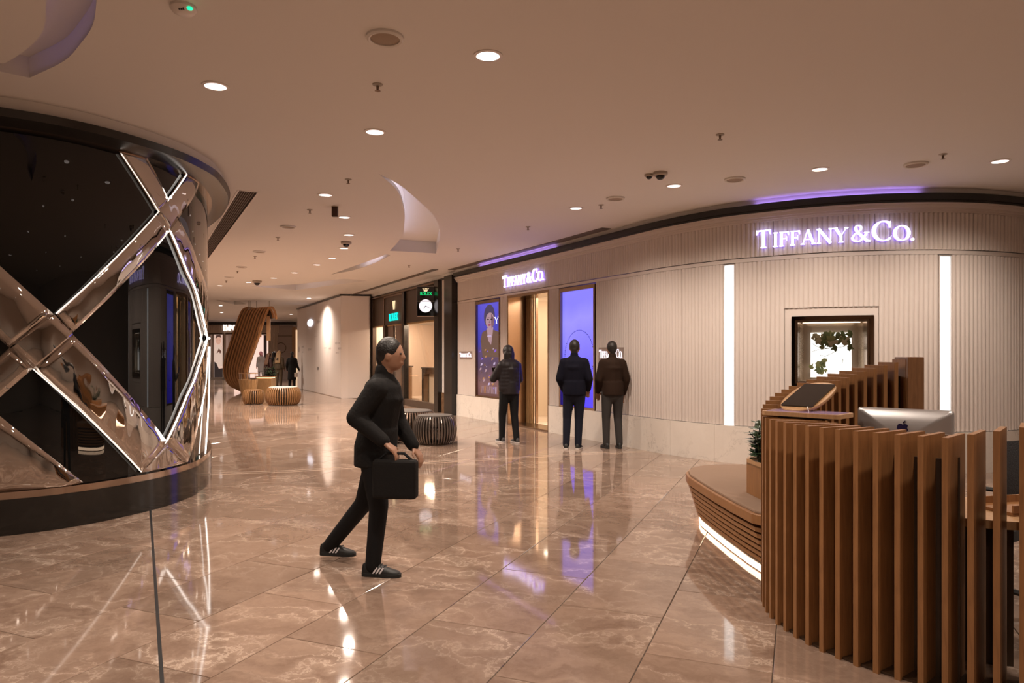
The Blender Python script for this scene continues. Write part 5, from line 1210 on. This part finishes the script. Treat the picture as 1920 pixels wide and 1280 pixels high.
tag(lm.build('foliage', M_leaf, t), kind='stuff'); MB().tube([(0,0,0),(0,0,0.2)],0.02,6).build('stem', MATS['stem'], t)
# ================================================================== people
M_skin = mat('skin', (0.36,0.19,0.12), 0.5); M_hairblk = bump(mat('hair_black', (0.012,0.009,0.008), 0.45), 90, 0.4, 0.01)
def cap(mb, a, b, ra, rb, n=10, sq=1.0):
    """tapered capsule; sq squashes it along local depth (y)"""
    a, b = Vector(a), Vector(b); ax = b-a; L = ax.length or 1e-4; t = ax/L
    u = Vector((0,1,0)) if abs(t.y) < 0.9 else Vector((0,0,1)); s = t.cross(u).normalized(); u = s.cross(t)
    prof = [(-ra*math.cos(q), ra*math.sin(q), 0) for q in (0.15,0.6,1.05,PI/2)] + [(rb*math.cos(q), rb*math.sin(q), 1) for q in (PI/2,1.05,0.6,0.15)]
    P = []
    for dz, r, e in prof:
        c = a + t*(dz + (L if e else 0))
        for i in range(n): P.append(c + s*(r*math.cos(2*PI*i/n)) + u*(r*sq*math.sin(2*PI*i/n)))
    k = len(prof); mb.add(P, [(j*n+i,j*n+(i+1)%n,(j+1)*n+(i+1)%n,(j+1)*n+i) for j in range(k-1) for i in range(n)]+[tuple(range(n-1,-1,-1)), tuple(range((k-1)*n,k*n))])
def remesh(mb, name, m, parent, vox, smooth=4):
    o = mb.build(name, m, None); fix_normals(o)
    r = o.modifiers.new('r', 'REMESH'); r.mode = 'VOXEL'; r.voxel_size = vox
    if smooth: s = o.modifiers.new('s', 'SMOOTH'); s.iterations = smooth; s.factor = 0.5
    me = evaluated(o); me.name = name; o.modifiers.clear(); o.data = me
    me.polygons.foreach_set('use_smooth', [True]*len(me.polygons)); o.parent = parent
    return o
def hand(mb, w, d, curl=0.35, side=1):
    """palm and five separate fingers from wrist w along d"""
    w, d = Vector(w), Vector(d).normalized(); s = d.cross(Vector((0,0,1))); s = s.normalized() if s.length > 0.2 else Vector((0,1,0)); n = s.cross(d)
    # palm
    for k in (-1,-0.33,0.33,1): cap(mb, w+s*0.018*k, w+d*0.085+s*0.030*k, 0.016, 0.013, 8)
    for k, l in ((-1,0.060),(-0.33,0.078),(0.33,0.083),(1,0.072)):
        b = w+d*0.088+s*0.030*k; m1 = b+(d*math.cos(curl)-n*math.sin(curl))*l*0.55; e = m1+(d*math.cos(curl*2.4)-n*math.sin(curl*2.4))*l*0.45
        cap(mb, b, m1, 0.0098, 0.009, 8); cap(mb, m1, e, 0.009, 0.0078, 8)
    b = w+d*0.025+s*0.030*side; m1 = b+(d*0.6+s*side*0.8).normalized()*0.045-n*0.006; cap(mb, b, m1, 0.0125, 0.0105, 8); cap(mb, m1, m1+(d*0.9+s*side*0.35).normalized()*0.032, 0.0105, 0.0085, 8)
def shoe(parent, ankle, toe, m_up, m_sole, stripes=None, L=0.285):
    """shoe: ankle point on the floor plan, heading by toe direction"""
    a = Vector(ankle); d = (Vector(toe)-a); d.z = 0; ang = math.atan2(d.y, d.x)
    s = empty('shoe'); s.parent = parent; s.location = (a.x, a.y, max(0.0, a.z)); s.rotation_euler = (0,0,ang)
    k = L/0.285
    pts = [(-0.075,0.030),(-0.05,0.037),(0.0,0.036),(0.06,0.041),(0.12,0.048),(0.17,0.043),(0.20,0.026),(0.208,0.0)]
    outl = [(x,y) for x,y in pts]+[(x,-y) for x,y in pts[::-1][1:]]+[(-0.085,-0.015),(-0.085,0.015)]
    mb = MB(); mb.prism([(x*k,y*k) for x,y in outl], 0.0, 0.026*k); o = mb.build('sole', m_sole, s); bevel(o.data, 0.004, 2)
    mb = MB(); V = []; n = 12; secs = [(-0.078,0.028,0.020,0.085),(-0.05,0.034,0.020,0.100),(0.0,0.034,0.020,0.098),(0.045,0.038,0.020,0.092),(0.09,0.043,0.020,0.070),(0.14,0.043,0.020,0.054),(0.18,0.034,0.020,0.044),(0.200,0.016,0.020,0.032)]
    for x, w, z0, z1 in secs:
        for i in range(n):
            q = PI*i/(n-1); V.append((x*k, w*k*math.cos(q), (z0+(z1-z0)*math.sin(q)**0.75)*k))
    mb.add(V, [(j*n+i,j*n+i+1,(j+1)*n+i+1,(j+1)*n+i) for j in range(len(secs)-1) for i in range(n-1)]+[tuple(range(n)), tuple(range((len(secs)-1)*n+n-1,(len(secs)-1)*n-1,-1))]); fix_normals(mb.build('upper', m_up, s, 'all'))
    mb = MB()
    for i in range(4): x = 0.035+i*0.024; z = 0.098-i*0.012; mb.tube([(x*k,-0.022*k,z*k-0.004),(x*k,0,z*k+0.002),(x*k,0.022*k,z*k-0.004)], 0.003, 5)
    mb.build('laces', mat('laces_dark', (0.03,0.03,0.03), 0.8), s)
    if stripes:
        for sd in (-1, 1):
            for i in range(3):
                x = 0.005+i*0.024; mb = MB(); Y = sd*0.0465*k
                mb.add([(x*k,Y,0.030*k),((x+0.013)*k,Y,0.030*k),((x+0.040)*k,Y*0.86,0.070*k),((x+0.026)*k,Y*0.80,0.072*k)], [(0,1,2,3)]); mb.build('stripe', stripes, s)
    return s
DEF = dict(sh=0.158, lk=(-0.10,0.03,0.50), rk=(0.10,0.03,0.50), la=(-0.11,-0.02,0.09), ra=(0.11,-0.02,0.09), lt=(-0.13,0.15,0), rt=(0.13,0.15,0),
           le=(-0.225,-0.03,1.12), lw=(-0.225,0.08,0.88), re=(0.225,-0.03,1.12), rw=(0.225,0.08,0.88), lean=0.0, head=(0,0.03,0), hips=(0,0,0))
def person(name, loc, heading, H, label, pose=None, top=None, legs=None, shoes=(None,None,None), hair='short', vox=0.013, topr=1.0, coat=0.0, m_hair=None, quilt=False, hood=None, scarf=None, skirt=False, group=None, female=False):
    """heading: direction faced in plan, radians; local y is forward"""
    k = H/1.75; p = dict(DEF); p.update(pose or {})
    t = empty(name, loc, heading-PI/2, label, 'person', group)
    S3 = lambda v: Vector(v)*k
    ln = p['lean']; hp = Vector(p['hips'])
    pel = hp+Vector((0,0,0.95)); wai = hp+Vector((0,ln*0.35,1.09)); che = hp+Vector((0,ln*0.8,1.32)); nec = hp+Vector((0,ln*1.0,1.49)); hed = nec+Vector(p['head'])+Vector((0,0.015,0.135))
    shl, shr = hp+Vector((-p['sh'],ln*0.95,1.385)), hp+Vector((p['sh'],ln*0.95,1.385))
    J = {n: Vector(p[n]) for n in ('lk','rk','la','ra','lt','rt','le','lw','re','rw')}
    hl, hr = hp+Vector((-0.09,0,0.92)), hp+Vector((0.09,0,0.92))
    b = MB()
    C = lambda mb, A, B, ra, rb, sq=1.0: cap(mb, Vector(A)*k, Vector(B)*k, ra*k, rb*k, 12, sq)
    # body: one continuous figure
    C(b, pel, wai, 0.13, 0.115, 0.8); C(b, wai, che, 0.115, 0.14, 0.75); C(b, che, nec, 0.12, 0.06); C(b, shl, shr, 0.055, 0.055); C(b, nec-Vector((0,0,0.03)), hed-Vector((0,0,0.03)), 0.052, 0.05)
    b.ball(hed*k, (0.075*k,0.096*k,0.118*k), 16, 12); b.ball((hed+Vector((0,0.035,-0.055)))*k, (0.052*k,0.055*k,0.055*k)); 
    C(b, hed+Vector((0,0.088,0.015)), hed+Vector((0,0.100,-0.020)), 0.010, 0.014)
    for s in (-1,1): b.ball((hed+Vector((s*0.077,0.0,-0.01)))*k, (0.012*k,0.022*k,0.032*k))
    C(b, hed+Vector((-0.022,0.088,-0.058)), hed+Vector((0.022,0.088,-0.058)), 0.010, 0.010)
    for a, e, w, sd in ((shl,J['le'],J['lw'],1),(shr,J['re'],J['rw'],-1)):
        C(b, a, e, 0.05, 0.04); C(b, e, w, 0.04, 0.028)
        if vox < 0.02: hand(b, w*k, (w-e)*k, 0.4, sd)
        else: C(b, w, w+(w-e).normalized()*0.12, 0.034, 0.02)
    for h, kn, an, to in ((hl,J['lk'],J['la'],J['lt']),(hr,J['rk'],J['ra'],J['rt'])):
        C(b, h, kn, 0.085, 0.055); C(b, kn, an, 0.055, 0.036)
        f = Vector((to.x-an.x, to.y-an.y, 0)).normalized(); C(b, an-Vector((0,0,0.02)), an+f*0.07-Vector((0,0,0.05)), 0.028, 0.020)
    remesh(b, 'body', M_skin, t, min(vox,0.010) if vox < 0.02 else vox, 3)
    for s in (-1,1):
        MB().ball((hed+Vector((s*0.032,0.083,0.012)))*k, (0.013*k,0.008*k,0.007*k), 8, 6).build('eye', mat('eye_dark', (0.02,0.015,0.012), 0.2), t, True)
    # trousers
    if legs:
        g = MB(); C(g, pel+Vector((0,0,-0.06)), wai+Vector((0,0,-0.02)), 0.15, 0.135, 0.82)
        for h, kn, an in ((hl,J['lk'],J['la']),(hr,J['rk'],J['ra'])):
            C(g, h, kn, 0.10, 0.072); C(g, kn, an+Vector((0,-0.005,-0.015)), 0.070, 0.057)
        remesh(g, 'trousers', legs, t, vox, 3)
    if top:
        r = topr; g = MB()
        low = pel+Vector((0,0,0.02-coat*0.0))
        hem = low.z-0.10-coat; V_ = []; nn_ = 20
        for f_, z_ in ((1.0+0.35*coat,hem),(1.0,low.z),(0.93,wai.z)):
            c_ = low if z_ <= low.z else wai
            V_ += [((c_.x+0.168*r*f_*math.cos(2*PI*i/nn_))*k, (c_.y+0.142*r*f_*math.sin(2*PI*i/nn_))*k, z_*k) for i in range(nn_)]
        g.add(V_, [(j*nn_+i,j*nn_+(i+1)%nn_,(j+1)*nn_+(i+1)%nn_,(j+1)*nn_+i) for j in range(2) for i in range(nn_)]+[tuple(range(nn_-1,-1,-1)), tuple(range(2*nn_,3*nn_))])
        C(g, wai, che, 0.15*r, 0.168*r, 0.82); C(g, che, nec-Vector((0,0,0.04)), 0.15*r, 0.075*r); C(g, shl, shr, 0.075*r, 0.075*r)
        for a, e, w in ((shl,J['le'],J['lw']),(shr,J['re'],J['rw'])):
            C(g, a, e, 0.074*r, 0.062*r); C(g, e, w-(w-e)*0.06, 0.062*r, 0.046*r)
        if quilt:
            for i in range(7):
                z = 0.98+i*0.066; c = pel.lerp(nec, (z-0.95)/0.54); C(g, c+Vector((-0.075,0,0)), c+Vector((0.075,0,0)), 0.122*r, 0.122*r)
        remesh(g, 'jacket' if not coat else 'coat', top, t, vox, 2 if quilt else 3)
        g = MB(); C(g, nec+Vector((0,0,-0.02)), nec+Vector((0,0.0,0.025)), 0.070, 0.064); remesh(g, 'collar', top, t, max(vox*0.7,0.008), 2)
    mh = m_hair or M_hairblk
    g = MB()
    if hood:
        g.ball((hed+Vector((0,-0.012,0.01)))*k, (0.098*k,0.112*k,0.135*k), 16, 12); C(g, hed+Vector((0,-0.05,-0.08)), nec+Vector((0,-0.05,-0.02)), 0.085, 0.10); remesh(g, 'headscarf', hood, t, vox, 2)
    elif hair == 'short':
        g.ball((hed+Vector((0,-0.016,0.030)))*k, (0.086*k,0.098*k,0.108*k), 16, 12); C(g, hed+Vector((0,-0.06,-0.02)), hed+Vector((0,-0.055,-0.075)), 0.055, 0.045); remesh(g, 'hair', mh, t, max(0.009, vox*0.8), 2)
    elif hair == 'bob':
        g.ball((hed+Vector((0,-0.020,0.028)))*k, (0.100*k,0.108*k,0.115*k), 16, 12); C(g, hed+Vector((-0.045,-0.055,-0.02)), hed+Vector((-0.05,-0.05,-0.14)), 0.06, 0.055); C(g, hed+Vector((0.045,-0.055,-0.02)), hed+Vector((0.05,-0.05,-0.14)), 0.06, 0.055); C(g, hed+Vector((0,-0.07,-0.02)), hed+Vector((0,-0.06,-0.16)), 0.065, 0.06); remesh(g, 'hair', mh, t, max(0.009, vox*0.8), 2)
    elif hair == 'long':
        g.ball((hed+Vector((0,-0.020,0.025)))*k, (0.096*k,0.108*k,0.115*k), 16, 12)
        for x in (-0.06,0,0.06): C(g, hed+Vector((x,-0.06,0)), nec+Vector((x*1.4,-0.14,-0.30)), 0.06, 0.05)
        remesh(g, 'hair', mh, t, max(0.009, vox*0.8), 2)
    if scarf:
        g = MB(); C(g, nec+Vector((-0.04,0.02,-0.01)), nec+Vector((0.04,0.02,-0.01)), 0.09, 0.09); remesh(g, 'scarf', scarf, t, vox, 2)
    mu, msl, stp = shoes
    if mu:
        for an, to in ((J['la'],J['lt']),(J['ra'],J['rt'])):
            f = Vector((to.x-an.x, to.y-an.y, 0)).normalized()
            shoe(t, (Vector((an.x, an.y, an.z-0.09)))*k, (Vector((an.x,an.y,0))+f)*k, mu, msl, stp, 0.285*k)
    return t
M_blkcloth = bump(mat('black_cloth', (0.012,0.011,0.011), 0.85, spec=0.2), 60, 0.25, 0.01); M_blkcloth2 = mat('black_trousers', (0.010,0.010,0.011), 0.8, spec=0.2); M_navy = mat('navy_jacket', (0.006,0.006,0.013), 0.9, spec=0.15); M_jean = bump(mat('dark_denim', (0.012,0.014,0.026), 0.9, spec=0.2), 120, 0.2, 0.005); M_browncoat = mat('brown_jacket', (0.024,0.012,0.007), 0.85, spec=0.2); M_greyjean = mat('grey_trousers', (0.045,0.041,0.040), 0.9, spec=0.2); M_puffer = mat('puffer_black', (0.017,0.013,0.015), 0.5, spec=0.35); M_shoeblk = mat('shoe_black', (0.010,0.010,0.010), 0.5); M_solewht = mat('sole_white', (0.62,0.57,0.54), 0.6); M_soleblk = mat('sole_black', (0.012,0.012,0.012), 0.7); M_stripe = mat('shoe_stripe', (0.62,0.58,0.60), 0.6)
# woman with phone before the portrait screen, seen from behind, turned to the left
x, y = ground(955, 831)
w1 = person('person', (x, y+0.1, 0), math.radians(118), 1.70, 'person in quilted black puffer jacket and black trousers holding a phone', dict(lw=(-0.10,0.42,1.20), le=(-0.26,0.12,1.14), rw=(0.05,0.40,1.17), re=(0.26,0.10,1.12), la=(-0.10,0.10,0.09), lt=(-0.11,0.3,0), ra=(0.09,-0.10,0.09), rt=(0.10,0.1,0), lk=(-0.10,0.08,0.50), rk=(0.09,-0.02,0.50), head=(0,0.05,-0.01)), M_puffer, M_blkcloth2, (mat('shoe_greyblack', (0.05,0.045,0.045), 0.6), M_solewht, None), 'bob', 0.012, 1.08, quilt=True)
ph = MB().box((0,0,0),(0.075,0.009,0.15)).build('mobile_phone', M_blkgloss); bevel(ph.data, 0.003, 2); f = math.radians(118)-PI/2; lx, ly = -0.03*0.97, 0.545*0.97; ph.location = (w1.location.x+lx*math.cos(f)-ly*math.sin(f), w1.location.y+lx*math.sin(f)+ly*math.cos(f), 1.235); ph.rotation_euler = (math.radians(-25),0,f); tag(ph, 'black mobile phone held up by the person in the puffer jacket', 'phone')
x, y = ground(1075, 843); person('person', (x+0.02, y+0.06, 0), math.radians(78), 1.77, 'person in dark navy jacket and jeans facing the blue screen', dict(la=(-0.13,0.0,0.09), lt=(-0.16,0.2,0), ra=(0.06,0.02,0.09), rt=(0.08,0.2,0), lk=(-0.12,0.03,0.5), rk=(0.07,0.04,0.5), re=(0.235,-0.01,1.13), rw=(0.20,0.18,0.95), le=(-0.23,-0.02,1.13), lw=(-0.18,0.16,0.93)), M_navy, M_jean, (M_shoeblk, M_solewht, None), 'short', 0.013, 1.12)
x, y = ground(1146, 841); person('person', (x+0.03, y+0.06, 0), math.radians(100), 1.75, 'person in dark brown jacket and grey trousers by the small name plate', dict(la=(-0.10,0.02,0.09), lt=(-0.11,0.2,0), ra=(0.11,-0.02,0.09), rt=(0.14,0.15,0), le=(-0.23,0.0,1.13), lw=(-0.20,0.15,0.92), re=(0.235,0.0,1.13), rw=(0.22,0.12,0.88)), M_browncoat, M_greyjean, (M_shoeblk, M_soleblk, None), 'short', 0.013, 1.10)
# striding person in the foreground
hd_ = math.radians(-8); x0, y0 = -0.93, 5.0
wk = person('person', (x0, y0, 0), hd_, 1.68, 'person in black striding across the hall in striped trainers', dict(hips=(0,-0.03,-0.035), lean=0.06, ra=(0.08,-0.02,0.09), rt=(0.08,0.2,0), rk=(0.08,0.02,0.50), la=(-0.30,-0.50,0.115), lt=(-0.30,-0.3,0), lk=(-0.17,-0.18,0.47), le=(-0.23,0.06,1.10), lw=(-0.20,0.20,0.90), re=(0.225,-0.10,1.15), rw=(0.25,0.12,0.985), head=(0,0.04,0)), M_blkcloth, M_blkcloth2, (M_shoeblk, M_soleblk, M_stripe), 'short', 0.011, 1.08, coat=0.05)
# bag hanging in front of the striding person
def rot(lx, ly, o, h): q = h-PI/2; return (o[0]+lx*math.cos(q)-ly*math.sin(q), o[1]+lx*math.sin(q)+ly*math.cos(q))
bxy = rot(0.245, 0.19, (x0,y0), hd_); bg = empty('shoulder_bag', (bxy[0], bxy[1], 0.575), hd_, 'black bag carried by the striding person', 'bag')
o = MB().box((0,0,0.13),(0.30,0.10,0.26)).build('body', M_blkcloth, bg); bevel(o.data, 0.03, 3); MB().tube([(-0.12,0,0.25),(-0.06,0,0.30),(0.06,0,0.30),(0.12,0,0.25)], 0.010, 6).build('strap', M_blkcloth2, bg)
# small distant group
M_olive = mat('olive_coat', (0.105,0.072,0.042), 0.8); M_olivepants = mat('olive_trousers', (0.12,0.080,0.045), 0.85); M_blond = bump(mat('hair_blond', (0.52,0.33,0.17), 0.5), 60, 0.4, 0.01); M_brownhair = mat('hair_brown', (0.12,0.055,0.03), 0.5)
def far(px, Y, *a, **k): return person('person', ((px-CX)/F*Y, Y, 0), *a, vox=0.024, **k)
far(523, 33.6, math.radians(80), 1.72, 'distant person with long blond hair in an olive coat', None, M_olive, M_olivepants, (M_shoeblk, M_soleblk, None), 'long', m_hair=M_blond, topr=1.15)
far(547.5, 31.4, math.radians(95), 1.68, 'distant person in a long black coat beside the white hoarding', dict(rw=(0.30,0.08,0.90)), M_blkcloth, M_blkcloth2, (M_shoeblk, M_soleblk, None), 'short', coat=0.42, topr=1.05)
far(504, 32.4, math.radians(60), 1.62, 'distant person in dark red brown top with brown hair', dict(lean=-0.02), mat('maroon_top', (0.045,0.018,0.016), 0.8), M_blkcloth2, (M_shoeblk, M_soleblk, None), 'long', m_hair=M_brownhair)
far(513, 35.0, math.radians(70), 1.68, 'distant person in black partly behind the blond one', None, M_blkcloth, M_blkcloth2, (M_shoeblk, M_soleblk, None), 'bob')
far(489.5, 40.0, math.radians(-90), 1.72, 'distant person in grey clothes with a pink headscarf', None, mat('grey_top', (0.30,0.27,0.27), 0.8), mat('pale_trousers', (0.35,0.31,0.30), 0.8), (M_shoeblk, M_soleblk, None), hood=mat('pink_scarf', (0.72,0.34,0.44), 0.8), coat=0.3)
# handbags
X, Y = (555-CX)/F*31.2, 31.2; t = empty('handbag', (X, Y, 0.55), 0, 'small pale handbag carried by the person in the black coat', 'bag')
o = MB().box((0,0,0.10),(0.10,0.20,0.20)).build('body', mat('bag_cream', (0.6,0.5,0.42), 0.5), t); bevel(o.data, 0.015, 2); MB().tube([(0,-0.07,0.2),(0,-0.05,0.33),(0,0.05,0.33),(0,0.07,0.2)], 0.008, 6).build('handle', M_blkcloth2, t)
